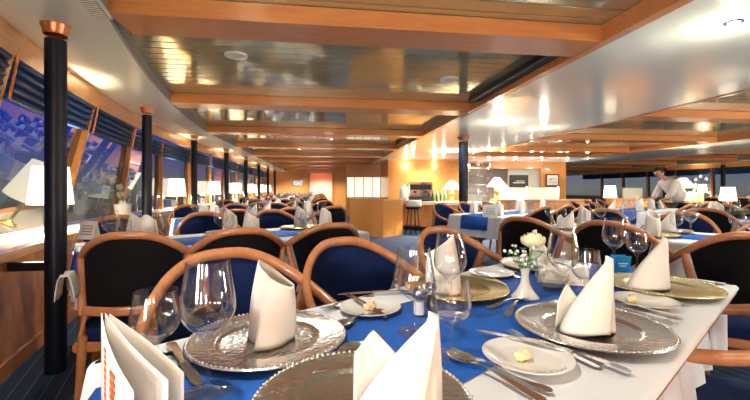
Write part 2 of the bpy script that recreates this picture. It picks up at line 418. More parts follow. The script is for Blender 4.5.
# ------------------------------------------------------------------- chairs
def make_chair():
    t = empty('tub_chair')
    hw, dp = .275, .31
    def rail(s):      # s -1..1 from left arm tip round the back to right arm tip; back at +y
        a = s*PI*.5
        if abs(s) <= .80:
            q = s/.80; x = hw*math.sin(q*PI/2)*(.995); y_ = -.06+.32*math.cos(q*PI/2)**.9 if abs(q) < 1 else -.06
        else:
            q = (abs(s)-.80)/.20; x = math.copysign(hw - .01*q, s); y_ = -.06 - .13*q
        zt = .874 - .205*smoothstep(.06, .94, abs(s))
        return Vector((x, y_, zt))
    pts = [rail(-1+2*i/44) for i in range(45)]
    bm = NB(); tube(bm, pts, .0145, 12, ry=.018)
    link('rail', finish(bm), M['chairwood'], t)
    sd = .5
    for sgn in (-1, 1):
        # rear leg runs up as the stile of the back
        p = rail(sgn*sd)
        bm = NB(); tube(bm, [(sgn*.195,.27,0),(sgn*.19,.235,.22),(sgn*.185,.215,.43),(sgn*.19,.205,.52),p-Vector((0,0,.012))], [.013,.017,.02,.019,.017], 10)
        link('leg', finish(bm), M['chairwood'], t)
        q = rail(sgn*.96)
        bm = NB(); tube(bm, [(sgn*.235,-.20,0),(sgn*.24,-.20,.40),(sgn*.25,-.19,.50),q-Vector((0,0,.012))], [.013,.019,.019,.016], 10)
        link('leg', finish(bm), M['chairwood'], t)
    bm = NB()
    tube(bm, [rail(0)*0+Vector((x, .212+.055*(1-(x/.185)**2), .54)) for x in [-.185+.37*i/10 for i in range(11)]], .012, 8, ry=.022)
    link('cross_rail', finish(bm), M['chairwood'], t)
    # upholstered back: inner face blue, outer cover black
    def pad(off, u, v, bulge):
        s = (-1+2*u)*sd*.93
        p = rail(s); zt = p.z-.018; zb = .555
        z = zb + (zt-zb)*v
        lo = Vector(((-1+2*u)*.172, .212+.055*(1-(-1+2*u)**2), 0))
        xy = lo.lerp(Vector((p.x*.97, p.y, 0)), v)
        e = min(1, 5*min(u, 1-u))*min(1, 6*min(v, 1-v))
        return Vector((xy.x, xy.y + off + bulge*math.sqrt(e), z))
    for nm, mm, sg in (('backrest', M['blue'], -1), ('back_cover', M['blackfab'], 1)):
        bm = NB(); grid(bm, lambda u, v: pad(0, u, v, sg*.018), 18, 8)
        link(nm, finish(bm, angle=80), mm, t)
    # seat
    def rr(u, v, z, sc):
        a = u*2*PI; n4 = 4
        c, s_ = math.cos(a), math.sin(a)
        r = 1/((abs(c)**n4+abs(s_)**n4)**(1/n4))
        return Vector((c*r*.235*sc, s_*r*.225*sc+.01, z))
    bm = NB()
    prof = [(.0,.475),(.5,.478),(.8,.472),(.94,.462),(1.0,.445),(1.0,.415),(.96,.40),(0,.40)]
    g = [[bm.verts.new(rr(k/32, 0, z, max(s_, .001))) for k in range(32)] for s_, z in prof]
    for a_, b_ in zip(g[:-1], g[1:]):
        for k in range(32): bm.faces.new((a_[k], a_[(k+1) % 32], b_[(k+1) % 32], b_[k]))
    link('seat', finish(bm), M['blue'], t)
    bm = NB(); box(bm, -.225, .225, -.20, .225, .355, .40, .008); link('seat_frame', finish(bm), M['chairwood'], t)
    return t
CH0 = make_chair(); used = [False]
def chair(p, rz, label, grp=None):
    o = CH0 if not used[0] else copy_tree(CH0)
    used[0] = True
    o.location = (p[0], p[1], 0); o.rotation_euler = (0, 0, rz)
    return tag(o, label, 'chair', grp)

# ---------------------------------------------------------- table furniture
def make_cloth(hl, hw, drop, seed=0, tuck=0.0):
    rnd = random.Random(seed); ph = [rnd.uniform(0, 6) for _ in range(6)]
    bm = NB(); r = .035
    per = []
    def arc(cx, cy, a0):
        for k in range(7):
            a = a0 + PI/2*k/6; per.append((cx+r*math.cos(a), cy+r*math.sin(a), a))
    def line(p, q, a, n):
        for k in range(1, n): per.append((p[0]+(q[0]-p[0])*k/n, p[1]+(q[1]-p[1])*k/n, a))
    arc(hl-r, hw-r, 0); line((hl-r, hw), (-hl+r, hw), PI/2, 40)
    arc(-hl+r, hw-r, PI/2); line((-hl, hw-r), (-hl, -hw+r), PI, 18)
    arc(-hl+r, -hw+r, PI); line((-hl+r, -hw), (hl-r, -hw), 1.5*PI, 40)
    arc(hl-r, -hw+r, 1.5*PI); line((hl, -hw+r), (hl, hw-r), 0, 18)
    n = len(per); rings = []
    L = 0; acc = []
    for i in range(n):
        acc.append(L); q = per[(i+1) % n]; L += math.hypot(q[0]-per[i][0], q[1]-per[i][1])
    for inset, dz, w in ((.5,0,0),(.06,0,0),(.012,0,0),(.004,-.003,0),(0,-.010,0),(-.002,-.03,.1),(-.006,-.33*drop,.4),(-.012,-.66*drop,.8),(-.018,-drop,1)):
        ring = []
        for i, (x, y, a) in enumerate(per):
            s = acc[i]/L*2*PI
            wv = w*.012*(math.sin(round(L/.16)*s+ph[0]) + .6*math.sin(round(L/.09)*s+ph[1])) + w*.006
            d = -inset + wv - tuck*max(0.0, -math.sin(a))*min(1, max(0, -dz-.012)/.08)
            if inset == .5: ring.append(bm.verts.new((x*.5, y*.5, TT+.004)))
            else: ring.append(bm.verts.new((x+math.cos(a)*d, y+math.sin(a)*d, TT+.004+dz + w*.008*math.sin(3*s+ph[2]))))
        rings.append(ring)
    bm.faces.new(rings[0])
    for a_, b_ in zip(rings[:-1], rings[1:]):
        for k in range(n): bm.faces.new((a_[k], a_[(k+1) % n], b_[(k+1) % n], b_[k]))
    me = finish(bm, 'cloth', True, 70)
    return me
def table(c, rz, hl, hw, label, where, run=(-.22, .16), drop=.26, seed=0):
    t = tag(empty('dining_table', (c[0], c[1], 0), rz), 'dining table under white cloth, %s' % where, 'table')
    bm = NB(); box(bm, -hl+.008, hl-.008, -hw+.008, hw-.008, TT-.03, TT, .003); link('tabletop', finish(bm), M['wood'], t)
    for sx in (-1, 1):
        for sy in (-1, 1):
            bm = NB(); tube(bm, [(sx*(hl-.10), sy*(hw-.09), 0), (sx*(hl-.10), sy*(hw-.09), TT-.03)], .024, 10); link('leg', finish(bm), M['chairwood'], t)
    o = link('tablecloth', make_cloth(hl, hw, drop, seed, .09 if seed == 3 else .015), M['cloth'], None, (c[0], c[1], 0), rz)
    tag(o, 'white tablecloth with hanging folds, %s' % where, 'tablecloth')
    bm = NB()
    a, b_ = run
    pr = [(-hl-.034, TT-.16),(-hl-.022, TT-.08),(-hl-.009, TT-.012),(-hl+.004, TT+.0065),(hl-.004, TT+.0065),(hl+.009, TT-.012),(hl+.022, TT-.08),(hl+.034, TT-.16)]
    rows = [[bm.verts.new((x, yy, z)) for x, z in pr] for yy in (a, b_)]
    for k in range(len(pr)-1): bm.faces.new((rows[0][k], rows[0][k+1], rows[1][k+1], rows[1][k]))
    o = link('table_runner', finish(bm, angle=70), M['runner'], None, (c[0], c[1], 0), rz); solidify(o, .0015)
    tag(o, 'bright blue runner on white cloth, %s' % where, 'table runner')
    return t
TZ = TT + .0075      # things on the blue runner / cloth

def charger_mesh():
    bm = NB()
    lathe(bm, [(0,.004),(.095,.004),(.100,.006),(.104,.0095),(.108,.010),(.150,.013),(.156,.0155),(.161,.0155),(.163,.0135),(.160,.011),(.100,.0),(0,.0)], 96)
    for k in range(96):
        a = 2*PI*k/96
        bmesh.ops.create_icosphere(bm, subdivisions=1, radius=.0030, matrix=Matrix.Translation((.1585*math.cos(a), .1585*math.sin(a), .0160)))
    return finish(bm, 'charger', True, 50)
def engr_mesh():
    bm = NB()
    lathe(bm, [(.094,.0043),(.097,.0068),(.0995,.0072),(.101,.0062)], 72)
    return finish(bm)
CHM, ENM = charger_mesh(), engr_mesh()
def charger(p, rz, kind, label, grp=None):
    me = CHM if kind == 'silver' else CHG
    o = link('charger_plate', me, None, None, (p[0], p[1], TZ), rz)
    return tag(o, label, 'plate', grp)
CHG = CHM.copy()
CHM.materials.append(M['silver']); CHG.materials.append(M['gold'])

def napkin_roll_mesh(seed=0, hmax=.175):
    """upright rolled napkin: a spiral of cloth with a slanted, pointed top edge and a trailing fold"""
    rnd = random.Random(seed); bm = NB()
    def fn(u, v):
        a = -PI*.55 + u*2*PI*1.45
        r0 = .058 - .016*u
        rt = .040 - .014*u
        topz = hmax*(.85 + .17*math.cos(a-PI)) if u < .72 else hmax*(.62+.22*math.cos(a-2.6))
        topz = max(topz, .055)
        z = topz*v
        vv = z/hmax
        r = r0*(1-vv) + rt*vv + .006*math.sin(vv*PI)
        r *= 1 + .05*math.sin(3*a+vv*2)
        flare = .030*(1-v)**3*smoothstep(.85, 1.0, 1-u)
        x = (r+flare)*math.cos(a)*1.0; y = (r+flare)*math.sin(a)*.8
        return Vector((x + .006*vv, y, z))
    grid(bm, fn, 72, 14)
    return finish(bm, 'napkin', True, 180)
def napkin_sail_mesh(lean=.035, h=.162, wb=.064, seed=0, lf=.62):
    """peaked napkin: folded cone whose point stands to one side, opening with a lapped front fold"""
    bm = NB()
    def fn(u, v):
        a = -PI*.60 + u*2*PI*1.10
        bx, by = wb*math.cos(a), wb*.62*math.sin(a)
        bx *= 1.0 + .12*(math.cos(a) < 0)
        s = v
        k = max(.11, (1-s**1.25)*.97)
        ax = wb*.92*(1-k)
        rip = .0022*math.sin(5*a+s*3)*(1-s)
        lay = -.010*(u-.5)
        z = h*s*(1 - .03*math.cos(a))
        if s < .25: z += .006*(1-s/.25)*max(0, -math.cos(a*2))
        return Vector((bx*k + ax + rip, by*k*(1+.3*s) + lay, z))
    grid(bm, fn, 56, 18)
    # back leaf, a lower folded corner standing behind
    def fn2(u, v):
        x = -.060 + .095*u; zt = h*(lf - .75*abs(u-.30))
        return Vector((x, .030 + .012*math.sin(u*PI) - .012*v, max(.01, zt)*v))
    if lf: grid(bm, fn2, 16, 8)
    return finish(bm, 'napkin', True, 180)
NAP = {'roll': napkin_roll_mesh(1), 'sail': napkin_sail_mesh(), 'sail2': napkin_sail_mesh(.02, .14, .064, lf=.80), 'cone': napkin_sail_mesh(.03, .160, .070, lf=0)}
for k in NAP: NAP[k].materials.append(M['napkin'])
def napkin(p, rz, kind, label, z=TZ+.005, grp=None, sc=1.0):
    o = link('folded_napkin', NAP[kind], None, None, (p[0], p[1], z), rz); o.scale = (sc, sc, sc)
    solidify(o, .0022, 0)
    return tag(o, label, 'napkin', grp)

def gprof(h, rf, rs, zb, rb, zm, rr_, th=.0011):
    """wine glass outline: foot radius, stem radius, bowl bottom, widest radius and its height, rim radius"""
    out = [(0,.0),(rf,.0),(rf,.0012),(rf*.6,.0035),(rs*2.2,.008),(rs,.016),(rs*.95,zb*.55),(rs*1.3,zb-.008)]
    N = 14
    bowl = []
    for i in range(1, N+1):
        t = i/N; z = zb-.004 + (h-zb+.004)*t
        if z < zm: q = (z-zb+.004)/(zm-zb+.004); r = rb*math.sin(PI/2*min(1, q))**.62
        else: q = (z-zm)/(h-zm); r = rb + (rr_-rb)*(q*q*(3-2*q)*.6+q*.4)
        bowl.append((max(r, rs*1.5), z))
    inner = [(r-th, z) for r, z in bowl[::-1] if z > zb+.006] + [(0, zb+.004)]
    return out + bowl + inner
GM = {}
for k, a in {'tall': (.208,.036,.0036,.092,.0425,.135,.033), 'big': (.19,.037,.0036,.080,.047,.118,.036), 'low': (.150,.034,.0042,.062,.039,.098,.034), 'round': (.135,.033,.004,.045,.044,.085,.036)}.items():
    bm = NB(); lathe(bm, gprof(*a), 40); me = finish(bm, 'glass_'+k, True, 60); me.materials.append(M['glass2']); GM[k] = me
    bm = NB(); lathe(bm, [p for p in gprof(*a)][:22], 20); me = finish(bm, 'farglass_'+k, True, 60); me.materials.append(M['farglass']); GM['far_'+k] = me
def glass(p, kind, label, z=TZ, grp=None):
    nm = 'wine_glass' if 'tall' in kind or 'big' in kind else 'water_goblet'
    o = link(nm, GM[kind], None, None, (p[0], p[1], z), random.uniform(0, 3))
    return tag(o, label, 'glass', grp)

# cutlery, lying along local +x from handle end (0) to tip
def ribbon(bm, st_, thick):
    """st_: list of (x, halfwidth, z, dish)"""
    rows = []
    for x, w, z, d in st_:
        rows.append([bm.verts.new((x, w*q, z + d*(q*q))) for q in (-1,-.6,0,.6,1)] + [bm.verts.new((x, w*q, z - thick*(1-.6*abs(q)) + d*(q*q))) for q in (1,.6,0,-.6,-1)])
    for a_, b_ in zip(rows[:-1], rows[1:]):
        n = len(a_)
        for k in range(n): bm.faces.new((a_[k], a_[(k+1) % n], b_[(k+1) % n], b_[k]))
    bm.faces.new(rows[0][::-1]); bm.faces.new(rows[-1])
CUT = {}
bm = NB(); ribbon(bm, [(0,.004,.005,0),(.01,.0095,.006,0),(.05,.008,.0075,0),(.10,.0055,.0085,0),(.118,.006,.008,0)], .006)
ribbon(bm, [(.116,.006,.0065,0),(.13,.0085,.006,0),(.18,.0095,.005,0),(.205,.0085,.004,0),(.222,.004,.003,0),(.226,.001,.003,0)], .0022)
CUT['knife'] = finish(bm, 'knife', True, 50)
def handle(L): return [(0,.005,.003,0),(.006,.0095,.0035,0),(.03,.009,.005,0),(.07,.0055,.0085,0),(L-.035,.003,.0125,0),(L-.01,.0032,.011,0)]
bm = NB(); ribbon(bm, handle(.14), .003)
ribbon(bm, [(.130,.0032,.011,0),(.138,.007,.0085,.002),(.150,.0165,.004,.006),(.168,.021,.0025,.008),(.185,.0185,.003,.007),(.197,.010,.006,.003),(.201,.003,.009,0)], .0018)
CUT['spoon'] = finish(bm, 'spoon', True, 60)
bm = NB(); ribbon(bm, handle(.13), .003)
ribbon(bm, [(.120,.0035,.011,0),(.130,.009,.008,.001),(.142,.0125,.005,.001),(.152,.0125,.004,.001)], .002)
for q in (-1, -.33, .33, 1):
    ribbon(bm, [(.151, .0022, .004, 0), (.175, .0018, .005, 0), (.196, .0012, .009, 0)], .0018)
    for v_ in list(bm.verts)[-30:]: v_.co.y += q*.0105
CUT['fork'] = finish(bm, 'fork', True, 50)
for k in CUT: CUT[k].materials.append(M['cutlery'])
def cutlery(kind, p, q, label, z=TZ, grp=None, tilt=0.0, sc=None):
    """handle end at p, pointing towards q"""
    d = q-p; o = link({'knife':'table_knife','spoon':'table_spoon','fork':'table_fork'}[kind], CUT[kind], None, None, (p.x, p.y, z), math.atan2(d.y, d.x))
    if tilt: o.rotation_euler = (0, -tilt, math.atan2(d.y, d.x))
    if sc: o.scale = (sc, sc, sc)
    return tag(o, label, kind, grp)
def side_plate(p, label, r=.082):
    o = empty('side_plate', (p.x, p.y, TZ)); tag(o, label, 'plate')
    bm = NB(); lathe(bm, [(0,.004),(.05,.004),(.056,.006),(r-.003,.0125),(r,.0125),(r-.001,.0105),(.056,.003),(.045,0),(0,0)], 56)
    o2 = link('dish', finish(bm), M['china'], o)
    bm = NB()
    for k in range(40):
        a = 3.5+k*.045; rr2 = r-.010+.002*math.sin(k*1.7)
        bmesh.ops.create_icosphere(bm, subdivisions=1, radius=.0011, matrix=Matrix.Translation((rr2*math.cos(a), rr2*math.sin(a), .0112)))
    link('rim_pattern', finish(bm), M['brown'], o)
    return o
def butter(p, label, z=TZ+.005):
    bm = NB()
    pts = []
    for k in range(26):
        t = k/25; pts.append((-.014+.028*t, .004*math.sin(t*17), .008+.004*math.sin(t*26)))
    tube(bm, pts, [.0035+.006*math.sin(PI*min(1, max(0, k/25)))**.6 + .0012*math.sin(k*1.9) for k in range(26)], 10)
    o = link('butter_curl', finish(bm), M['butter'], None, (p.x, p.y, z), .4)
    return tag(o, label, 'butter')

# ================================================================ FRONT TABLE
HL, HW = .87, .375
cT = AN(.87, .373)
table(cT, TA, HL, HW, '', 'filling the foreground of the picture', run=(-.155, .225), drop=.27, seed=3)
FT = 'on the front table'
charger(AN(.30,.155), 0, 'silver', 'hammered silver charger plate with beaded rim, left on the front table')
napkin(AN(.305,.15), -TH, 'roll', 'rolled upright cream napkin standing on the left silver charger', sc=.93)
p2 = at(590, 333, TT)
charger(p2, 1, 'silver', 'hammered silver charger plate with beaded rim, right centre of the front table')
napkin(at(588, 336, TT), -TH+.15, 'sail', 'tall peaked cream napkin on the right centre silver charger')
p3 = AN(.93,.165)
charger(p3, 2, 'gold', 'pale gold charger plate behind the cluster of glasses')
napkin(AN(.87,.17), TA+2.0, 'roll', 'rolled cream napkin seen behind the tall wine glass in the middle')
p4 = at(660, 291, TT)
charger(p4, 2, 'gold', 'pale gold charger plate at the right end of the front table')
napkin(at(648, 292, TT), -TH+.1, 'cone', 'peaked cream napkin on the gold charger at the right end')
p5 = at(362, 412, TT)
charger(p5, .5, 'silver', 'silver charger plate cut off by the bottom edge of the picture')
napkin(at(398, 424, TT), -TH+.15, 'sail2', 'two-peaked cream napkin on the bottom-edge silver charger')
p6 = AN(1.50,.17)
charger(p6, 2, 'silver', 'silver charger plate at the far end, behind the rose vase')
napkin(AN(1.50,.17), TA+1, 'sail2', 'cream napkin at the far end, behind the rose and wine glass')
# glasses
def G(px, py, k, lab): glass(at(px, py, TT), k, lab)
G(208, 396, 'tall', 'tall wine glass in front of the left silver charger')
G(156, 368, 'round', 'short round wine glass behind the white menu booklet')
G(414, 336, 'big', 'wide wine glass, left of the cluster in the table centre')
G(450, 316, 'tall', 'tall wine glass, backmost of the cluster in the table centre')
G(451, 360, 'low', 'low cut goblet, frontmost of the cluster in the table centre')
G(563, 305, 'tall', 'tall wine glass standing right of the rose vase')
G(586, 305, 'low', 'low goblet directly behind the right centre napkin')
G(614, 273, 'tall', 'wine glass above the blue card at the far right corner')
G(637, 270, 'low', 'low goblet right of the blue card at the far right corner')
# side plates, butter, cutlery
side_plate(at(370, 313, TT), 'white side plate with butter between the left charger and the glasses')
butter(at(370, 314, TT), 'butter curl on the side plate left of the glass cluster')
side_plate(at(527, 364, TT), 'white side plate with butter at the front centre')
butter(at(523, 366, TT), 'butter curl on the front centre side plate')
side_plate(at(644, 306, TT), 'white side plate half hidden behind the right centre napkin')
butter(at(632, 306, TT), 'butter curl on the side plate near the right gold charger')
side_plate(at(491, 277, TT), 'white side plate at the far end, left of the rose')
def CU(k, a, b_, lab, z=TZ, **kw): return cutlery(k, at(*a, TT), at(*b_, TT), lab, z, **kw)
CU('knife', (347,301), (372,316), 'butter knife resting across the side plate left of the glasses', TZ+.008)
CU('fork', (374,299), (343,308), 'fork beside the side plate left of the glass cluster')
CU('knife', (410,295), (380,296), 'knife behind the side plate left of the glass cluster')
CU('spoon', (386,312), (357,324), 'spoon at the near rim of the left side plate')
CU('knife', (170,348), (190,378), 'broad knife lying beside the left silver charger')
CU('spoon', (276,385), (345,358), 'dessert spoon lying before the left silver charger')
CU('spoon', (372,368), (292,388), 'spoon with its bowl near the bottom-edge charger, pointing left', sc=.95)
CU('knife', (572,362), (503,345), 'butter knife resting on the front centre side plate', TZ+.009, sc=.85)
CU('spoon', (545,408), (486,378), 'spoon left of the front centre side plate, lower')
CU('fork', (552,398), (492,374), 'fork beside the spoon left of the front centre side plate')
CU('knife', (631,379), (556,352), 'long knife between the front centre plate and the silver charger')
CU('fork', (600,372), (540,349), 'fork between the front centre plate and the silver charger')
CU('knife', (679,327), (618,313), 'knife nearest the viewer in the trio right of the peaked napkin')
CU('fork', (683,321), (622,310), 'fork, middle of the trio right of the peaked napkin')
CU('spoon', (672,333), (612,318), 'spoon in the trio at the rim of the silver charger')
CU('knife', (714,287), (668,279), 'knife at the right end of the table beyond the gold charger')
CU('fork', (690,308), (640,298), 'fork before the gold charger at the right end')
CU('spoon', (506,320), (520,304), 'dessert spoon lying in front of the bud vase')
CU('spoon', (488,312), (517,303), 'small spoon between the gold charger and the bud vase', sc=.9)
CU('knife', (520,281), (480,268), 'knife lying beside the far side plate')
CU('fork', (505,288), (470,272), 'fork lying beside the far side plate')
# bud vase with rose
v = at(525, 300, TT)
t = tag(empty('bud_vase', (v.x, v.y, TZ)), 'small white flared bud vase holding the rose', 'vase')
bm = NB(); lathe(bm, [(0,0),(.037,0),(.040,.003),(.036,.008),(.024,.022),(.0135,.042),(.0105,.062),(.0125,.078),(.0155,.090),(.0125,.090),(.009,.078),(0,.062)], 36); link('vase_body', finish(bm, angle=60), M['china'], t)
t = tag(empty('rose', (v.x, v.y, TZ)), 'cream rose with small white blossoms in the bud vase', 'flower')
RC = Vector((.028, .004, .158))
bm = NB(); tube(bm, [(0,0,.05),(.003,.001,.09),(.018,.003,.125),tuple(RC-Vector((.002,0,.015)))], .0022, 8); link('stem', finish(bm), M['stem'], t)
bm = NB()
for ring_, (nn, r0, h_, op) in enumerate(((3,.009,.046,.001),(4,.016,.046,.001),(5,.023,.042,.002),(6,.030,.034,.008))):
    for k in range(nn):
        a0 = 2*PI*k/nn + ring_*.7
        def fn(u, w):
            a = a0 + (u-.5)*2.2*PI/nn*1.2; rr2 = r0*.30 + r0*.80*math.sin(w*PI*.66)**.8 + op*.5*w*w
            edge = 1-.25*(2*u-1)**2
            return RC + Vector((rr2*math.cos(a), rr2*math.sin(a), -.012 + h_*w*edge))
        grid(bm, fn, 6, 6)
link('petals', finish(bm, angle=180), M['rose'], t)
bm = NB()
for (a, r_, z_, ln) in ((.3,.01,.10,.05),(2.2,.01,.095,.045),(4.0,.008,.092,.04),(5.3,.02,.13,.04),(3.2,.016,.125,.04),(1.2,.02,.13,.035)):
    d = Vector((math.cos(a), math.sin(a), .45)); s_ = Vector((-math.sin(a), math.cos(a), 0))
    def fn(u, w):
        return Vector((0,0,z_)) + d*(r_+ln*u) + s_*((w-.5)*.024*math.sin(PI*min(.98, u*.95+.03))) + Vector((0,0,-.02*u*u))
    grid(bm, fn, 8, 4)
link('leaves', finish(bm), M['leaf'], t)
bm = NB(); bmS = NB(); rnd = random.Random(4)
for k in range(46):
    a = rnd.uniform(0, 2*PI); r_ = rnd.uniform(.02, .062); z_ = rnd.uniform(.095, .155)
    p = Vector((r_*math.cos(a), r_*math.sin(a), z_))
    if (p-RC).length < .032: continue
    bmesh.ops.create_icosphere(bm, subdivisions=1, radius=rnd.uniform(.0035, .006), matrix=Matrix.Translation(p))
    tube(bmS, [(0,0,.07), tuple(p*.5+Vector((0,0,.04))), tuple(p)], .0006, 4)
link('filler_blossoms', finish(bm), M['petal'], t); link('filler_stems', finish(bmS), M['stem'], t)
# crystal bowl with crumpled napkin
v = at(562, 296, TT) + Vector((.0, .05, 0))
bm = NB(); lathe(bm, [(0,0),(.030,0),(.030,.006),(.026,.010),(.042,.022),(.052,.040),(.050,.052),(.048,.052),(.049,.040),(.040,.025),(0,.014)], 22)
o = tag(link('crystal_bowl', finish(bm, angle=8), M['glass'], None, (v.x, v.y, TZ)), 'small cut crystal bowl behind the tall glass by the rose', 'bowl')
# napkin lying flat behind the glasses
v = AN(1.28, .35)
bm = NB()
def fn(u, w):
    a = (u-.5)*.20; b_ = (w-.5)*.15
    return Vector((a, b_, .010 + .022*math.sin(u*5)*math.cos(w*4)**2 + .030*max(0, 1-abs(u-.5)*3)))
grid(bm, fn, 20, 14)
o = solidify(link('folded_napkin', finish(bm, angle=180), M['napkin'], None, (v.x, v.y, TZ+.01), TA+.4), .002)
tag(o, 'loose white napkin lying behind the rose vase', 'napkin')
# salt and pepper
for px, py, nm, mm, lb in ((419, 318, 'salt_shaker', M['salt'], 'glass salt shaker between the clustered glasses'), (431, 312, 'pepper_shaker', M['pepper'], 'glass pepper shaker behind the low cut goblet')):
    v = at(px, py, TT); t = tag(empty(nm, (v.x, v.y, TZ)), lb, 'shaker')
    bm = NB(); lathe(bm, [(0,0),(.017,0),(.018,.01),(.015,.05),(.014,.056),(0,.056)], 12); link('jar', finish(bm, angle=20), M['farglass'], t)
    bm = NB(); lathe(bm, [(0,.004),(.0145,.004),(.0125,.036),(0,.036)], 12); link('contents', finish(bm), mm, t)
    bm = NB(); lathe(bm, [(.0155,.054),(.016,.062),(.012,.071),(0,.074)], 16); link('cap', finish(bm), M['chrome'], t)
# blue card
v = at(622, 273, TT)
t = tag(empty('table_card', (v.x, v.y, TZ), -TH-.1), 'small bright blue folded card at the far right corner', 'card')
bm = NB(); box(bm, -.028, .028, -.001, .001, 0, .062, 0, Matrix.Rotation(.2, 4, 'X')); box(bm, -.028, .028, .022, .024, 0, .062, 0, Matrix.Rotation(-.1, 4, 'X')); link('card_face', finish(bm, smooth=False), M['cyan'], t)
bm = NB(); box(bm, -.018, .018, -.003, -.0015, .03, .034, 0, Matrix.Rotation(.2, 4, 'X')); box(bm, -.012, .012, -.003, -.0015, .020, .023, 0, Matrix.Rotation(.2, 4, 'X')); link('print', finish(bm, smooth=False), M['petal'], t)
# menu booklet, standing folded at the left front
v = at(128, 425, TT)
t = tag(empty('menu_booklet', (v.x, v.y, TZ), 0), 'white folded menu booklet with orange print, lower left corner', 'menu')
P0 = V(-.400, .555); 
def leafm(a, b_, h0, h1, c=.012, th=.0012):
    bm = NB()
    a, b_ = Vector((a[0], a[1], 0)), Vector((b_[0], b_[1], 0)); nrm = (b_-a).cross(Vector((0,0,1))).normalized()
    grid(bm, lambda u, w: a.lerp(b_, u) + nrm*c*math.sin(PI*u) + Vector((0,0,(h0+(h1-h0)*u)*w)), 12, 4)
    me = finish(bm, 'leaf', True, 60); return me
base = Vector((v.x, v.y, 0))
def loc2(X, d): q = V(X, d); return (q.x-base.x, q.y-base.y)
spA = loc2(-.385, .58); 
pages = [(loc2(-.414,.580), loc2(-.287,.455), .135, .082, .006), (loc2(-.412,.585), loc2(-.262,.485), .133, .080, .004), (loc2(-.409,.590), loc2(-.255,.510), .130, .078, -.004)]
for i, (a, b_, h0, h1, c) in enumerate(pages):
    o = link('page', leafm(a, b_, h0, h1, c), M['paper'], t); solidify(o, .0015)
bm = NB(); rnd = random.Random(2)
a, b_ = Vector((*pages[0][0], 0)), Vector((*pages[0][1], 0)); nrm = (b_-a).cross(Vector((0,0,1))).normalized()
for j, (u0, z0, z1, w_) in enumerate(((.30,.02,.10,.010),(.52,.01,.075,.020))):
    z = z0
    while z < z1:
        hgt = rnd.uniform(.004, .008)
        p = a.lerp(b_, u0) + nrm*(.006*math.sin(PI*u0)+.0016); q = a.lerp(b_, u0+w_/.145) + nrm*(.006*math.sin(PI*u0)+.0016)
        vs = [bm.verts.new(p+Vector((0,0,z))), bm.verts.new(q+Vector((0,0,z))), bm.verts.new(q+Vector((0,0,z+hgt))), bm.verts.new(p+Vector((0,0,z+hgt)))]
        bm.faces.new(vs); z += hgt + .003
o = link('print', finish(bm, smooth=False), M['orange'], t); solidify(o, .0004)

# chairs of the front table
def tloc(c, rz, x, y): return Vector((c[0]+math.cos(rz)*x-math.sin(rz)*y, c[1]+math.sin(rz)*x+math.cos(rz)*y, 0))
for x, yy, lb in ((-.50,.44,'blue chair with orange wooden rail behind the left silver charger'), (-.05,.425,'blue chair with orange wooden rail in the middle of the far side, front table'), (.55,.45,'blue chair with wooden rail behind the cluster of wine glasses')):
    chair(tloc(cT, TA, x, yy), TA, lb, 'blue chairs facing the viewer across the front table')
chair(tloc(cT, TA, .54, -.45), TA+PI, 'chair at the right edge with only its wooden arms in view')

# ============================================================= OTHER TABLES
def dress(c, rz, hl, hw, where, far, seats=3, z=TZ, low=False):
    """napkins and glasses on a laid table"""
    ords = ['first', 'second', 'third', 'fourth']
    pre = 'far_'
    k = 0
    for j, sy in enumerate((1, -1)):
        side = ('far', 'near')[j]
        for i in range(seats):
            x = -hl + .29 + (2*hl-.58)*i/max(1, seats-1)
            p = tloc(c, rz, x, sy*(hw-.19))
            tail = '%s side, %s from left, %s' % (side, ords[i], where)
            if not far:
                charger(p, 0, 'silver' if (i+j) % 2 else 'gold', 'charger plate, ' + tail)
            napkin(p, rz+random.uniform(-1, 1), random.choice(['roll','roll','cone','sail2']), 'folded napkin, ' + tail, TZ+(.005 if not far else 0))
            g1 = tloc(c, rz, x+sy*.16, sy*(hw-.27)); g2 = tloc(c, rz, x+sy*.09, sy*(hw-.33))
            glass(g1, pre+'tall', 'wine glass, ' + tail)
            glass(g2, pre+'low', 'water goblet, ' + tail)
def laid(c, rz, where, far=True, seats=3, hl=.87, near=True, farside=True, seed=0, chairs=None):
    table(c, rz, hl, .375, '', where, seed=seed)
    dress(c, rz, hl, .375, where, far, seats)
    ords = ['first', 'second', 'third', 'fourth']
    for i in range(seats):
        x = -hl + .29 + (2*hl-.58)*i/max(1, seats-1)
        if farside: chair(tloc(c, rz, x, .52), rz+random.uniform(-.08,.08), 'blue-fronted chair, far side, %s from left, %s' % (ords[i], where))
        if near: chair(tloc(c, rz, x, -.52), rz+PI+random.uniform(-.08,.08), 'black-backed chair, near side, %s from left, %s' % (ords[i], where))
# window-side row
c1 = AN(.96, -1.675)
table(c1, TA, .87, .375, '', 'behind the front table by the window', seed=11)
dress(c1, TA, .87, .375, 'window table behind the front table', False)
for X, d, r_, lb in ((-1.10,1.69,PI+.12,'black-backed chair nearest the thick left column'), (-.64,1.86,PI+TA*.6,'black-backed chair behind the left silver charger'), (-.22,2.15,PI+TA*.8,'black-backed chair above the middle blue chair')):
    p = V(X, d)
    q = p + Vector((-math.sin(r_), math.cos(r_), 0))*(-.27)
    chair(q, r_, lb, 'black-backed chairs at the window table')
for i, x in enumerate((-.6, 0, .6)):
    chair(tloc(c1, TA, x, .52), TA, 'blue chair on the window side of the nearest window table, %s from left' % ['first','second','third'][i])
names = ['second', 'third', 'fourth', 'fifth', 'sixth', 'seventh', 'eighth']
for i, (x, y) in enumerate(((-.756,4.75),(-.85,6.9),(-.9,9.0),(-.9,11.1),(-.92,13.2),(-.95,15.3),(-.95,17.4))):
    laid((x, y), TA, names[i]+' window table back', True, 3, seed=20+i)
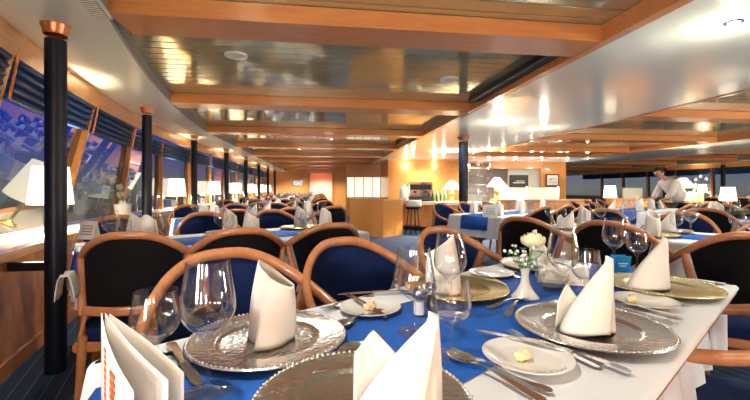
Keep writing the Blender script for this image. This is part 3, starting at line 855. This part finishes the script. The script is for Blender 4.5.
# starboard tables
r1 = AN(3.30, .18)
table(r1, TA-PI/2, .87, .375, '', 'right of the front table', seed=31)
dress(r1, TA-PI/2, .87, .375, 'table beyond the right corner', False)
for A, N, lb in ((2.42,-.42,'black-backed chair behind the rose vase'), (2.50,.08,'black-backed chair behind the goblets at the right corner'), (2.28,.66,'large black-backed chair at the right edge behind the table corner')):
    p = AN(A, N); r_ = TA+PI/2
    q = p - Vector((-math.sin(r_), math.cos(r_), 0))*.27
    chair(q, r_+ (0 if N < .5 else .35), lb, 'black-backed chairs right of the front table')
for i, x in enumerate((-.6, 0, .6)):
    chair(tloc(r1, TA-PI/2, x, .52), TA-PI/2, 'blue chair across the right table, %s from the left' % ['first','second','third'][i])
laid((2.55, 4.95), TA, 'table in front of the bar column', True, 3, seed=40)
laid((4.75, 3.3), TA-PI/2, 'table with the plant bowls at the right edge', True, 3, seed=41)
laid((5.0, 5.5), TA, 'table before the wood console', True, 3, seed=42)
laid((7.2, 4.6), TA-PI/2, 'table beneath the starboard lamps', True, 3, seed=43)
laid((9.6, 5.4), TA-PI/2, 'starboard table left of the green column', True, 3, seed=44)
laid((10.5, 8.2), TA-PI/2, 'farthest starboard table', True, 3, seed=45)

# ------------------------------------------------------------ bar and buffet
def slatted_front(name, pts, z0, z1, m1):
    bm = NB()
    for (a, b_) in zip(pts[:-1], pts[1:]):
        a, b_ = Vector(a), Vector(b_); d = (b_-a); n = max(1, int(d.length/.09))
        nr = Vector((d.y, -d.x)).normalized()
        for k in range(n):
            p, q = a + d*(k+.06)/n, a + d*(k+.94)/n
            vs = [bm.verts.new((w.x, w.y, z)) for z in (z0, z1) for w in (p, q, q-nr*.03, p-nr*.03)]
            for f in ((0,1,5,4),(1,2,6,5),(2,3,7,6),(3,0,4,7),(4,5,6,7),(3,2,1,0)): bm.faces.new([vs[j] for j in f])
    return finish(bm, smooth=False)
# wooden half-height screen before the bar
a, b_, c_ = V(-.60, 9.15), V(.18, 8.45), V(.66, 9.1)
t = tag(empty('wooden_screen', (b_.x, b_.y, 0)), 'low orange wooden screen at the end of the bar', 'partition')
for p, q, nm in ((a, b_, 'screen_panel'), (b_, c_, 'screen_panel')):
    d = (q-p).normalized(); nr = Vector((-d.y, d.x, 0))
    bm = NB(); prism(bm, [(w.x-b_.x, w.y-b_.y) for w in (p, q, q+nr*.08, p+nr*.08)], 0, .82); link(nm, finish(bm, smooth=False), M['wallwood'], t)
    bm = NB(); prism(bm, [(w.x-b_.x, w.y-b_.y) for w in (p-nr*.015, q-nr*.015, q+nr*.095, p+nr*.095)], .82, .85); link('cap', finish(bm, smooth=False), M['fascia'], t)
pts = []
for k in range(9):
    s = k/8; px = 398+100*s; d = 10.2 - .9*math.sin(s*PI*.7)
    q = V((px-375)/FX*d, d); pts.append((q.x, q.y))
t = tag(empty('bar_counter', (0,0,0)), 'curved bar counter with slatted wooden front', 'bar counter')
link('slatted_front', slatted_front('f', pts, .12, .68, 0), M['wallwood'], t)
link('kick_board', slatted_front('k', [(x, y+.08) for x, y in pts], 0, .12, 0), M['black'], t)
bm = NB(); prism(bm, [(x, y-.10) for x, y in pts] + [(x+.1, y+.55) for x, y in pts[::-1]], .70, .76); link('worktop', finish(bm, smooth=False), M['counter'], t)
# bar back wall and walls round it
def vwall(name, px0, px1, d0, d1, z0, z1, m, th=.1):
    p, q = V((px0-375)/FX*d0, d0), V((px1-375)/FX*d1, d1)
    d = (q-p).normalized(); nr = Vector((-d.y, d.x, 0))
    bm = NB(); prism(bm, [(w.x, w.y) for w in (p, q, q+nr*th, p+nr*th)], z0, z1); return struct(name, bm, m)
vwall('wall_bar', 388, 464, 12.6, 12.6, 0, CEIL+.02, M['wallwood'])
vwall('wall_bar_side', 381, 388, 14.5, 12.6, 0, CEIL+.02, M['wood'])
vwall('wall_pantry', 455, 528, 15.2, 15.2, 0, CEIL+.02, M['plaster'])
vwall('wall_pantry', 524, 541, 14.2, 14.2, 0, CEIL+.02, M['litpanel'] if False else M['plaster'])
vwall('wall_picture', 541, 566, 14.0, 14.0, 0, CEIL+.02, M['wallwood'])
vwall('wall_starboard_far', 560, 640, 14.4, 16.5, 0, .55, M['wood'])
vwall('wall_lobby', 318, 392, 19.5, 19.5, 0, .02, M['plaster'])
vwall('trim_header', 463, 542, 13.6, 13.6, 1.80, CEIL, M['beam'])
# glazed lit cabinet at the left of the bar
p = V((346-375)/FX*15.0, 15.0); q = V((381-375)/FX*15.0, 15.0)
t = tag(empty('glazed_cabinet', (p.x, p.y, 0), -TH), 'brightly lit glazed cabinet behind the wooden screen', 'cabinet'); L = (q-p).length
bm = NB(); box(bm, 0, L, 0, .5, 0, .75); link('base_unit', finish(bm, smooth=False), M['wallwood'], t)
bm = NB(); box(bm, 0, L, 0, .5, 1.55, CEIL-.01); link('top_panel', finish(bm, smooth=False), M['wallwood'], t)
bm = NB(); box(bm, .03, L-.03, .30, .34, .76, 1.54); link('lit_back', finish(bm, smooth=False), M['litpanel'], t)
for k in range(5):
    bm = NB(); x = L*k/4; box(bm, x-.015, x+.015, 0, .03, .75, 1.55); link('glazing_bar', finish(bm, smooth=False), M['wood'], t)
# equipment on the bar
def on_bar(px, d, z=.76): return V((px-375)/FX*d, d, z)
p = on_bar(420, 10.2); t = tag(empty('coffee_machine', p, -TH), 'chrome coffee machine on the bar counter', 'coffee machine')
bm = NB(); box(bm, -.32, .32, -.15, .25, .10, .50, .03); link('body', finish(bm), M['chrome'], t)
bm = NB(); box(bm, -.30, .30, -.30, -.14, .0, .06, .01); box(bm, -.30, .30, -.14, .22, 0, .12, .01); link('drip_tray', finish(bm), M['black'], t)
bm = NB(); box(bm, -.28, .28, -.165, -.15, .30, .44, .004); link('front_panel', finish(bm), M['darkframe'], t)
for x in (-.15, .15):
    bm = NB(); lathe(bm, [(0,0),(.035,0),(.04,.03),(.035,.05),(0,.05)], 16, (x,-.2,.22)); tube(bm, [(x,-.2,.24),(x,-.32,.22)], .012, 8); link('brew_head', finish(bm), M['black'], t)
p = on_bar(404, 9.9); t = tag(empty('white_urn', p), 'white hot drink urn left on the bar counter', 'urn')
bm = NB(); lathe(bm, [(0,0),(.11,0),(.12,.03),(.12,.30),(.10,.36),(.04,.40),(.03,.44),(0,.45)], 24); link('body', finish(bm), M['china'], t)
bm = NB(); tube(bm, [(0,-.12,.08),(0,-.18,.08),(0,-.18,.04)], .012, 8); link('tap', finish(bm), M['chrome'], t)
p = on_bar(410, 10.3); t = tag(empty('white_box_dispenser', p, -TH), 'white boxy dispenser beside the coffee machine', 'dispenser')
bm = NB(); box(bm, -.14, .14, -.12, .12, 0, .34, .02); link('body', finish(bm), M['china'], t)
bm = NB(); box(bm, -.08, .08, -.125, -.115, .12, .26, .004); link('display', finish(bm), M['darkframe'], t)
for i, px in enumerate((433, 437, 441, 445)):
    p = on_bar(px, 9.7+.1*(i % 2)); bm = NB(); lathe(bm, [(0,0),(.036,0),(.038,.01),(.038,.16),(.03,.20),(.013,.23),(.013,.29),(0,.29)], 16)
    o = link('bottle', finish(bm), M['bottle'], None, p); tag(o, 'dark bottle on the bar counter, %s from the left' % ['first','second','third','last'][i], 'bottle', 'bottles on the bar')
# rotating glass display
p = on_bar(478, 11.5, 0); t = tag(empty('glass_display', p), 'round glazed display cabinet right of the bar column', 'display cabinet')
bm = NB(); lathe(bm, [(0,0),(.38,0),(.38,.72),(0,.72)], 28); link('base', finish(bm), M['chrome'], t)
bm = NB(); lathe(bm, [(.34,.72),(.34,1.75)], 28); link('glazing', finish(bm), M['farglass'], t)
for z in (.95, 1.2, 1.45):
    bm = NB(); lathe(bm, [(0,z),(.32,z),(.32,z+.02),(0,z+.02)], 24); link('shelf', finish(bm), M['chrome'], t)
bm = NB(); lathe(bm, [(0,1.75),(.36,1.75),(.36,1.85),(0,1.87)], 28); link('top', finish(bm), M['chrome'], t)
# bar stool
p = at(413, 234, 0); t = tag(empty('bar_stool', p, .2), 'bar stool with light backrest before the slatted bar', 'stool')
bm = NB(); lathe(bm, [(0,.60),(.17,.60),(.18,.63),(.17,.67),(0,.68)], 20); link('seat', finish(bm), M['blue'], t)
bm = NB(); grid(bm, lambda u, v: Vector((.19*math.sin((u-.5)*2.6), -.19*math.cos((u-.5)*2.6), .66+.16*v)), 12, 3)
o = link('backrest', finish(bm), M['plaster'], t); solidify(o, .02)
for k in range(4):
    a = PI/4+k*PI/2; bm = NB(); tube(bm, [(.11*math.cos(a),.11*math.sin(a),.60),(.19*math.cos(a),.19*math.sin(a),0)], .014, 8); link('leg', finish(bm), M['black'], t)
bm = NB(); tube(bm, [(.165*math.cos(2*PI*k/24),.165*math.sin(2*PI*k/24),.2) for k in range(25)], .008, 6, caps=False); link('foot_ring', finish(bm), M['black'], t)
# wood console with frosted screen
def vbox(name, px0, px1, d, z0, z1, depth, m, parent=None, off=0):
    p, q = V((px0-375)/FX*d, d+off), V((px1-375)/FX*d, d+off); L = (q-p).length
    bm = NB(); box(bm, 0, L, 0, depth, z0, z1, .004)
    return link(name, finish(bm, smooth=False), m, parent, p if parent is None else None, -TH if parent is None else None), L
p = V((498-375)/FX*9.2, 9.2); q = V((590-375)/FX*9.2, 9.2); L = (q-p).length
t = tag(empty('buffet_console', p, -TH), 'long orange wooden buffet console with frosted glass screen', 'console')
bm = NB(); box(bm, 0, L, 0, .5, .06, .80, .004); link('cabinet', finish(bm, smooth=False), M['wood'], t)
bm = NB(); box(bm, -.02, L+.02, -.02, .52, .80, .83, .004); link('worktop', finish(bm, smooth=False), M['fascia'], t)
bm = NB(); box(bm, .05, L-.55, .44, .455, .83, 1.12, .002); link('glass_screen', finish(bm, smooth=False), M['frost'], t)
for x in (.05, (L-.5)/2, L-.56):
    bm = NB(); box(bm, x-.012, x+.012, .43, .465, .83, 1.14); link('screen_post', finish(bm, smooth=False), M['chrome'], t)
for k in range(4):
    w_ = (L-.1)/4; bm = NB(); box(bm, .05+k*w_+.01, .05+(k+1)*w_-.01, -.014, 0, .10, .76, .003); dd = link('door', finish(bm, smooth=False), M['wallwood'], t)
    bm = NB(); tube(bm, [(.05+(k+.85)*w_, -.03, .5), (.05+(k+.85)*w_, -.03, .6)], .006, 6); link('handle', finish(bm), M['chrome'], dd)
t = tag(empty('notice_board', V((519-375)/FX*13.9, 13.9, 1.32), -TH), 'dark wall board left of the white wall strip', 'board')
bm = NB(); box(bm, -.34, .34, 0, .03, -.27, .27, .01); link('frame', finish(bm), M['darkframe'], t)
bm = NB(); box(bm, -.30, .30, -.006, .0, -.23, .23); link('surface', finish(bm), M['board'], t)
bm = NB(); box(bm, -.22, .22, -.01, -.006, -.03, .0); box(bm, -.12, .2, -.01, -.006, .04, .06); link('markings', finish(bm, smooth=False), M['plaster'], t)
vwall('wall_board', 508, 528, 13.98, 13.98, 0, CEIL, M['plaster'], .06)
t = tag(empty('picture_frame', V((552.5-375)/FX*13.9, 13.9, 1.40), -TH), 'small dark framed picture on the orange wall at centre right', 'picture')
bm = NB(); box(bm, -.24, .24, .0, .03, -.22, .22, .005); link('frame', finish(bm), M['darkframe'], t)
bm = NB(); box(bm, -.20, .20, -.006, .0, -.18, .18); link('mount', finish(bm), M['plaster'], t)
bm = NB(); box(bm, -.11, .11, -.010, -.006, -.09, .09); link('print', finish(bm), M['picture'], t)
t = tag(empty('picture_frame', (-1.35, Y1-.04, 1.42)), 'small landscape picture on the far end wall', 'picture')
bm = NB(); box(bm, -.30, .30, .0, .03, -.18, .18, .005); link('frame', finish(bm), M['chrome'], t)
bm = NB(); box(bm, -.26, .26, -.006, .0, -.14, .14); link('print', finish(bm), M['picture'], t)
# consoles and low screens starboard
for i, (px0, px1, d, hh, lb) in enumerate(((616, 652, 9.8, .84, 'wooden sideboard left of the waiter'), (676, 716, 8.6, .80, 'wooden sideboard right of the waiter'))):
    p = V((px0-375)/FX*d, d); L = (px1-px0)/FX*d
    t = tag(empty('sideboard', p, -TH), lb, 'sideboard')
    bm = NB(); box(bm, 0, L, 0, .45, 0, hh-.03, .004); link('cabinet', finish(bm, smooth=False), M['wood'], t)
    bm = NB(); box(bm, -.02, L+.02, -.02, .47, hh-.03, hh, .004); link('top', finish(bm, smooth=False), M['fascia'], t)
    for k in range(2):
        bm = NB(); box(bm, .02+k*L/2, L/2-.02+k*L/2, -.012, 0, .1, hh-.07, .003); link('door', finish(bm, smooth=False), M['wallwood'], t)
    if i == 0:
        bm = NB(); box(bm, .3, L-.1, .2, .215, hh, hh+.27, .002); link('glass_screen', finish(bm, smooth=False), M['frost'], t)

# --------------------------------------------------------------------- lamps
def make_lamp(r0, r1, hs, hb, pleats, conical=False):
    t = empty('table_lamp')
    bm = NB(); n = 48; rings = []
    for r, z in ((r0, hb), (r1, hb+hs)):
        rings.append([bm.verts.new(((r*(1+.02*(k % 2)))*math.cos(2*PI*k/n), (r*(1+.02*(k % 2)))*math.sin(2*PI*k/n), z)) for k in range(n)])
    for k in range(n): bm.faces.new((rings[0][k], rings[0][(k+1) % n], rings[1][(k+1) % n], rings[1][k]))
    o = link('lamp_shade', finish(bm), M['lampshade'], t); solidify(o, .002)
    bm = NB(); lathe(bm, [(0,0),(.06,0),(.062,.012),(.03,.022),(.012,.04),(.012,hb-.02),(.01,hb+hs*.5),(0,hb+hs*.5)] if not conical else [(0,0),(.07,0),(.075,.02),(.04,.05),(.065,.12),(.075,.18),(.05,.25),(.018,hb-.03),(.012,hb+.05),(0,hb+.05)], 24)
    link('lamp_base', finish(bm), M['brass'], t)
    return t
L0 = make_lamp(.155, .122, .32, .235, True); L1 = make_lamp(.26, .07, .24, .32, True, True)
ul = {id(L0): False, id(L1): False}
def lamp(proto, p, label, grp, power, sc=1.0, zl=.26):
    o = proto if not ul[id(proto)] else copy_tree(proto); ul[id(proto)] = True
    o.location = p; o.scale = (sc, sc, sc); tag(o, label, 'lamp', grp)
    ld = bpy.data.lights.new('lamp_or_fill_light', 'POINT'); ld.energy = power; ld.color = (1,.86,.62); ld.shadow_soft_size = .05
    lo = bpy.data.objects.new('lamp_or_fill_light', ld); COL.objects.link(lo); lo.location = (p[0], p[1], p[2]+zl*sc)
LP = 42
ordn = ['nearest','second','third','fourth','fifth','sixth','seventh','farthest']
for i, (px, y) in enumerate(((48, 3.60), (176, 7.5), (214, 10.0), (239, 12.4), (253, 14.8), (263, 17.2), (269.5, 19.6))):
    x = cl(y)-(.45 if y < 5 else .36)
    lamp(L0, (x, y, .714), 'lit white shade lamp on the window ledge, %s of the row' % ordn[i], 'lamps along the left window ledge', LP, 1.0)
for i, y in enumerate((1.2, 3.6, 6.0, 8.4, 10.8, 13.2)):
    lamp(L0, (2*CX-cl(y)+(.45 if y < 5 else .36), y, .714), 'lit white shade lamp on the starboard window ledge, %s of the row' % ordn[i], 'lamps along the starboard window ledge', LP*.8)
for px, d, z, lb in ((452, 9.7, .76, 'yellow cone shade lamp on the bar left of the column'), (497, 9.4, .83, 'cone shade lamp at the left end of the buffet console'), (683, 8.8, .80, 'large cone shade lamp behind the waiter')):
    lamp(L1, V((px-375)/FX*d, d, z), lb, None, 60 if px < 600 else 25, .95, .42)
for px, d, z, lb in ((728, 8.0, .62, 'white shade lamp near the right edge by the green column'), (610, 9.1, .66, 'small white lamp on a round stand, right of the framed picture')):
    p = V((px-375)/FX*d, d, z)
    lamp(L0, p, lb, None, 12, .9)
    if px == 610:
        bm = NB(); lathe(bm, [(0,0),(.16,0),(.16,.02),(.03,.04),(.03,z-.03),(.2,z-.03),(.2,z),(0,z)], 24)
        if px == 610:
            o = link('pedestal_stand', finish(bm), M['wood'], None, (p.x, p.y, 0)); tag(o, 'round wooden stand under the small white lamp right of the picture', 'stand')
        else: bm.free()
p = V((728-375)/FX*8.0, 8.0)
t = tag(empty('lamp_table', p, -TH), 'white topped side table under the right edge lamp', 'side table')
bm = NB(); box(bm, -.5, .5, -.25, .25, .56, .62, .01); link('top', finish(bm), M['cloth'], t)
for sx in (-1, 1):
    for sy in (-1, 1): bm = NB(); box(bm, sx*.45-.02, sx*.45+.02, sy*.2-.02, sy*.2+.02, 0, .56); link('leg', finish(bm), M['wood'], t)

# -------------------------------------------------------------------- plants
def leafy(name, p, label, n, spread_, h, lw, cat='plant', pot=None, blossoms=0, m=None, seed=1, pm=None, bx=1):
    rnd = random.Random(seed); t = tag(empty(name, p), label, cat)
    if pot: bm = NB(); lathe(bm, pot, 24); link('pot', finish(bm), pm or M['china'], t)
    z0 = pot[-2][1]*.9 if pot else 0
    bm = NB()
    for k in range(n):
        a = rnd.uniform(0, 2*PI); l_ = spread_*rnd.uniform(.5, 1); hh = h*rnd.uniform(.4, 1)
        d = Vector((math.cos(a), math.sin(a), 0)); s_ = Vector((-d.y, d.x, 0))
        grid(bm, lambda u, w: Vector((0,0,z0)) + d*l_*u + Vector((0,0,hh*math.sin(u*PI*.6))) + s_*((w-.5)*lw*math.sin(PI*min(.99, .05+u*.94))), 6, 2)
    link('leaves', finish(bm), m or M['leaf'], t)
    if blossoms:
        bm = NB(); bs = NB()
        for k in range(blossoms):
            u = k/max(1, blossoms-1); q = Vector((bx*.28*u*(1 if k % 2 else .6), .03*math.sin(k), z0+h+.34*math.sin(u*2.2)))
            tube(bs, [(0,0,z0), (0.02,0,z0+h*.9), tuple(q)], .003, 5)
            for j in range(5):
                a = 2*PI*j/5; bmesh.ops.create_icosphere(bm, subdivisions=1, radius=.026, matrix=Matrix.Translation(q+Vector((.018*math.cos(a),.01*math.sin(a*2),.018*math.sin(a)))) @ Matrix.Diagonal((1,.35,1,1)))
        link('blossoms', finish(bm), M['petal'], t); link('stems', finish(bs), M['stem'], t)
    return t
potp = [(0,0),(.055,0),(.075,.06),(.085,.14),(.08,.14),(.07,.12),(0,.12)]
q = Vector((cl(5.1)-.33, 5.1, .714))
leafy('potted_orchid', q, 'white orchid in a cream pot on the window ledge left of the second column', 9, .13, .05, .05, 'plant', [(r_*1.15, z_*1.3) for r_, z_ in potp], 8, seed=3, bx=-1)
leafy('potted_orchid', V((712-375)/FX*8.2, 8.2, .80) if False else V((700-375)/FX*8.7, 8.85, .80), 'orchid in a glass planter on the right sideboard', 8, .2, .08, .06, 'plant', [(0,0),(.16,0),(.17,.02),(.17,.20),(.16,.20),(.15,.18),(0,.18)], 6, seed=5, pm=M['frost'])
for i, (px, py) in enumerate(((716, 221), (741, 219))):
    v = at(px, py, TT)
    leafy('plant_bowl', (v.x, v.y, TZ), 'low bowl of green leaves on the right edge table, %s' % ('left one' if i == 0 else 'right one'), 60, .16, .08, .03, 'plant', [(0,0),(.06,0),(.10,.03),(.12,.05),(.11,.05),(.08,.03),(0,.03)], 0, seed=8+i, pm=M['blackfab'])

# small cards standing on tables
def card(p, rz, w, h, label, z=TZ, m=M['paper'], pm=M['brown']):
    t = tag(empty('standing_card', (p[0], p[1], z), rz), label, 'card')
    for sgn in (-1, 1):
        bm = NB(); grid(bm, lambda u, v: Vector((-w/2+w*u, sgn*.03*(1-v), h*v)), 2, 2); o = link('card_face', finish(bm, smooth=False), m, t); solidify(o, .0015)
    bm = NB()
    for k in range(4): zz = h*(.25+.15*k); grid(bm, lambda u, v: Vector((-w*.32+w*.64*u, -.03*(1-(zz+.006*v)/h)-.002, zz+.006*v)), 1, 1)
    o = link('print', finish(bm, smooth=False), pm, t); solidify(o, .0005)
card(at(89, 240, TT), -.2, .11, .115, 'white printed card at the left end of the window table')
card(V((492-375)/FX*4.35, 4.42), -.3, .16, .14, 'blue and white card on the table left of the bar column', pm=M['cyan'])
# napkin over the arm of the chair next to the column
p = V(-1.32, 1.64)
bm = NB(); 
def fn(u, w):
    s = (w-.5)*2
    return Vector((.055*s if abs(s) < .4 else math.copysign(.022+.012*math.sin((abs(s)-.4)*2), s), (u-.5)*.12 + .02*abs(s), .715 - (.0 if abs(s) < .25 else (abs(s)-.25)*.14) + .004*math.sin(9*u)))
grid(bm, fn, 12, 16)
o = solidify(link('draped_napkin', finish(bm, angle=180), M['napkin'], None, (p.x, p.y, 0), .35), .003)
tag(o, 'cream napkin draped over the chair arm beside the thick column', 'napkin')

# -------------------------------------------------------------------- waiter
def skin_mesh(name, vs, es, rs, m, parent, sub=2):
    me = bpy.data.meshes.new(name); me.from_pydata([Vector(v) for v in vs], es, []); o = link(name, me, m, parent)
    md_ = o.modifiers.new('skin', 'SKIN'); sl = me.skin_vertices[0].data
    for i, r in enumerate(rs): sl[i].radius = (r, r) if not isinstance(r, tuple) else r
    sl[0].use_root = True
    md_.use_smooth_shade = True
    s2 = o.modifiers.new('sub', 'SUBSURF'); s2.levels = sub; s2.render_levels = sub
    return o
pw = V((674-375)/FX*8.0, 8.0)
t = tag(empty('person', pw, -TH), 'person in white shirt and black trousers bending over the sideboard', 'person'); t.scale = (.95,.95,.95)
# local: leaning towards -x ; hips high, head forward
body_v = [(.12,0,.86),(.06,0,1.02),(-.04,0,1.18),(-.13,0,1.30),(-.20,0,1.37),(-.27,0,1.43),   # pelvis..neck..
          (.12,-.10,.80),(.10,-.11,.46),(.14,-.11,.09),(.02,-.11,.04),
          (.12,.10,.80),(.10,.11,.46),(.14,.11,.09),(.02,.11,.04)]
body_e = [(0,1),(1,2),(2,3),(3,4),(4,5),(0,6),(6,7),(7,8),(8,9),(0,10),(10,11),(11,12),(12,13)]
skin_mesh('body', body_v, body_e, [.08,.08,.08,.07,.05,.048,.08,.06,.045,.04,.08,.06,.045,.04], M['skin'], t)
skin_mesh('shirt', [(.13,0,.84),(.06,0,1.02),(-.04,0,1.18),(-.12,0,1.29),(-.17,0,1.34),(-.12,-.19,1.27),(-.22,-.23,1.05),(-.32,-.18,.93),(-.12,.19,1.27),(-.22,.23,1.05),(-.32,.18,.93)],
          [(0,1),(1,2),(2,3),(3,4),(3,5),(5,6),(6,7),(3,8),(8,9),(9,10)], [.16,.165,.17,.15,.075,.085,.066,.052,.085,.066,.052], M['shirt'], t)
skin_mesh('trousers', [(.13,0,.84),(.12,-.10,.74),(.10,-.115,.46),(.14,-.115,.10),(.12,.10,.74),(.10,.115,.46),(.14,.115,.10)], [(0,1),(1,2),(2,3),(0,4),(4,5),(5,6)], [.175,.12,.09,.07,.12,.09,.07], M['trouser'], t)
for s_ in (-1, 1):
    hv = [(-.30, s_*.185, .95), (-.37, s_*.15, .885), (-.41, s_*.135, .865)]; he = [(0,1),(1,2)]; hr = [.032,.034,.026]
    for k in range(4):
        yy = s_*.135 + (k-1.5)*.020; b0 = len(hv); L_ = (.05,.06,.055,.042)[k]
        hv += [(-.43, yy, .855), (-.43-L_*.6, yy, .842), (-.43-L_, yy, .828)]; he += [(2, b0), (b0, b0+1), (b0+1, b0+2)]; hr += [.011,.010,.008]
    b0 = len(hv); hv += [(-.39, s_*.135-s_*.045, .85), (-.42, s_*.135-s_*.06, .835)]; he += [(1, b0), (b0, b0+1)]; hr += [.012, .009]
    skin_mesh('hand', hv, he, hr, M['skin'], t, 1)
bm = NB()
bmesh.ops.create_uvsphere(bm, u_segments=24, v_segments=16, radius=1.0)
for v_ in bm.verts:
    x, y_, z = v_.co
    r = 1.0
    X_ = x*.098; Y_ = y_*.075; Z_ = z*.115
    if z < 0: X_ *= 1-.22*z*z; Y_ *= 1-.3*z*z; X_ -= .015*z*z
    v_.co = (X_, Y_, Z_)
Mh = Matrix.Translation((-.33, 0, 1.50)) @ Matrix.Rotation(-.55, 4, 'Y')
bmesh.ops.create_cone(bm, segments=8, radius1=.014, radius2=.004, depth=.03, cap_ends=True, matrix=Matrix.Translation((-.102,0,-.01)) @ Matrix.Rotation(-PI/2, 4, 'Y'))
for s_ in (-1, 1): bmesh.ops.create_uvsphere(bm, u_segments=10, v_segments=8, radius=1, matrix=Matrix.Translation((.0, s_*.075, -.01)) @ Matrix.Diagonal((.018,.009,.030,1)))
bmesh.ops.transform(bm, matrix=Mh, verts=bm.verts[:])
link('head', finish(bm), M['skin'], t)
bm = NB()
for s_ in (-1, 1): bmesh.ops.create_uvsphere(bm, u_segments=8, v_segments=6, radius=.009, matrix=Matrix.Translation((-.088, s_*.03, .008)))
bmesh.ops.transform(bm, matrix=Mh, verts=bm.verts[:]); link('eyes', finish(bm), M['hair'], t)
bm = NB(); box(bm, -.094, -.085, -.02, .02, -.058, -.053, .002); bmesh.ops.transform(bm, matrix=Mh, verts=bm.verts[:]); link('mouth', finish(bm), M['orange'], t)
bm = NB(); bmesh.ops.create_uvsphere(bm, u_segments=24, v_segments=16, radius=1.0)
dele = [v_ for v_ in bm.verts if v_.co.z < -.25 or (v_.co.x < -.25 and v_.co.z < .5)]
bmesh.ops.delete(bm, geom=dele, context='VERTS')
for v_ in bm.verts: v_.co = (v_.co.x*.106, v_.co.y*.083, v_.co.z*.124)
bmesh.ops.transform(bm, matrix=Mh, verts=bm.verts[:]); o = link('hair', finish(bm), M['hair'], t); solidify(o, .006)

# -------------------------------------------------------------------- lights
def area(x, y, z, w, size, col=(1,.95,.87), down=True):  # wide spot under the ceiling; most are added fill without a fixture
    ld = bpy.data.lights.new('downlight_or_fill_beam', 'SPOT'); ld.energy = w; ld.color = col; ld.spot_size = math.radians(150); ld.spot_blend = .9; ld.shadow_soft_size = size
    o = bpy.data.objects.new('downlight_or_fill_beam', ld); COL.objects.link(o); o.location = (x, y, z)
W = 15
for x, y, e_ in ((-1.1,-.9,26),(-.8,-2.3,26),(.3,-2.6,14),(7.5,-1,60),(8.0,2.0,60)):  # unseen fill points added behind and beside the viewer to lift the ceiling
    ld = bpy.data.lights.new('lamp_or_fill_light', 'POINT'); ld.energy = e_; ld.color = (1,.95,.88); ld.shadow_soft_size = .16
    lo = bpy.data.objects.new('lamp_or_fill_light', ld); COL.objects.link(lo); lo.location = (x, y, 1.0)
for y in (-1.6, .5, 1.9, 4.2, 6.6, 9.0): area(2.35, y, CEIL-.03, W*(.55 if y < 2 else 1), .05)
for y in (1.2, 4.4, 7.6): area(3.65, y, CEIL-.03, W*(.6 if y < 2 else 1), .05)
for yy in (-1.0, .9, 3.75, 6.0, 8.3, 10.5, 12.8, 15.1, 17.4, 19.6): area(-.3, yy, REC-.03, W*(.75 if yy < 1 else 1.1), .06)
for x in (3.2, 5.1, 7.0): area(x, 11.6, CEIL-.03, W*3, .05)
for x, y in ((6, 1.5), (6, 4.5), (6, 8), (9.3, 3), (9.3, 7), (12, 5), (12, 9.5)): area(x, y, CEIL-.03, W*1.3, .06)
area(0, 22.8, CEIL-.03, 110, .1); area(-1.4, 20.6, CEIL-.03, 90, .1); area(1.0, 20.4, CEIL-.03, 60, .1); area(V(1.8,14).x, V(1.8,14).y, CEIL-.05, 60, .08); area(V(3.4,13.6).x, V(3.4,13.2).y, CEIL-.05, 60, .08)  # extra spots added to brighten the corridor, end wall and pantry walls
area(-.2, 14.0, CEIL-.0, 10, .08)

# ------------------------------------------------------------ world + camera
w = bpy.data.worlds.new('dusk'); S.world = w; w.use_nodes = True
n, l = w.node_tree.nodes, w.node_tree.links
bg = n['Background']
tc = n.new('ShaderNodeTexCoord'); sp = n.new('ShaderNodeSeparateXYZ'); l.new(tc.outputs['Generated'], sp.inputs[0])
rp = n.new('ShaderNodeValToRGB'); e = rp.color_ramp.elements
e[0].position = .47; e[0].color = (.030,.028,.022,1); e[1].position = .75; e[1].color = (.003,.014,.20,1)
x = rp.color_ramp.elements.new(.50); x.color = (.12,.13,.12,1); x = rp.color_ramp.elements.new(.56); x.color = (.010,.035,.28,1)
mr = n.new('ShaderNodeMapRange'); mr.inputs['From Min'].default_value = -1; mr.inputs['From Max'].default_value = 1
l.new(sp.outputs['Z'], mr.inputs['Value']); l.new(mr.outputs[0], rp.inputs['Fac']); l.new(rp.outputs['Color'], bg.inputs['Color'])
bg.inputs['Strength'].default_value = .24

cam = bpy.data.cameras.new('camera'); co = bpy.data.objects.new('camera', cam); COL.objects.link(co)
cam.sensor_fit = 'HORIZONTAL'; cam.sensor_width = 36; cam.lens = FX/750*36; cam.shift_y = -11/750.0; cam.clip_start = .02
co.location = (0, 0, E); co.rotation_euler = (PI/2, 0, -TH)
S.camera = co
S.view_settings.view_transform = 'Standard'; S.view_settings.look = 'None'; S.view_settings.gamma = 1; S.view_settings.use_curve_mapping = False
S.view_settings.exposure = 2.5
cy = S.cycles; cy.max_bounces = 10; cy.transmission_bounces = 8; cy.transparent_max_bounces = 24; cy.glossy_bounces = 5; cy.diffuse_bounces = 4
cy.sample_clamp_indirect = 4.0; cy.use_denoising = True; cy.caustics_refractive = False; cy.caustics_reflective = False
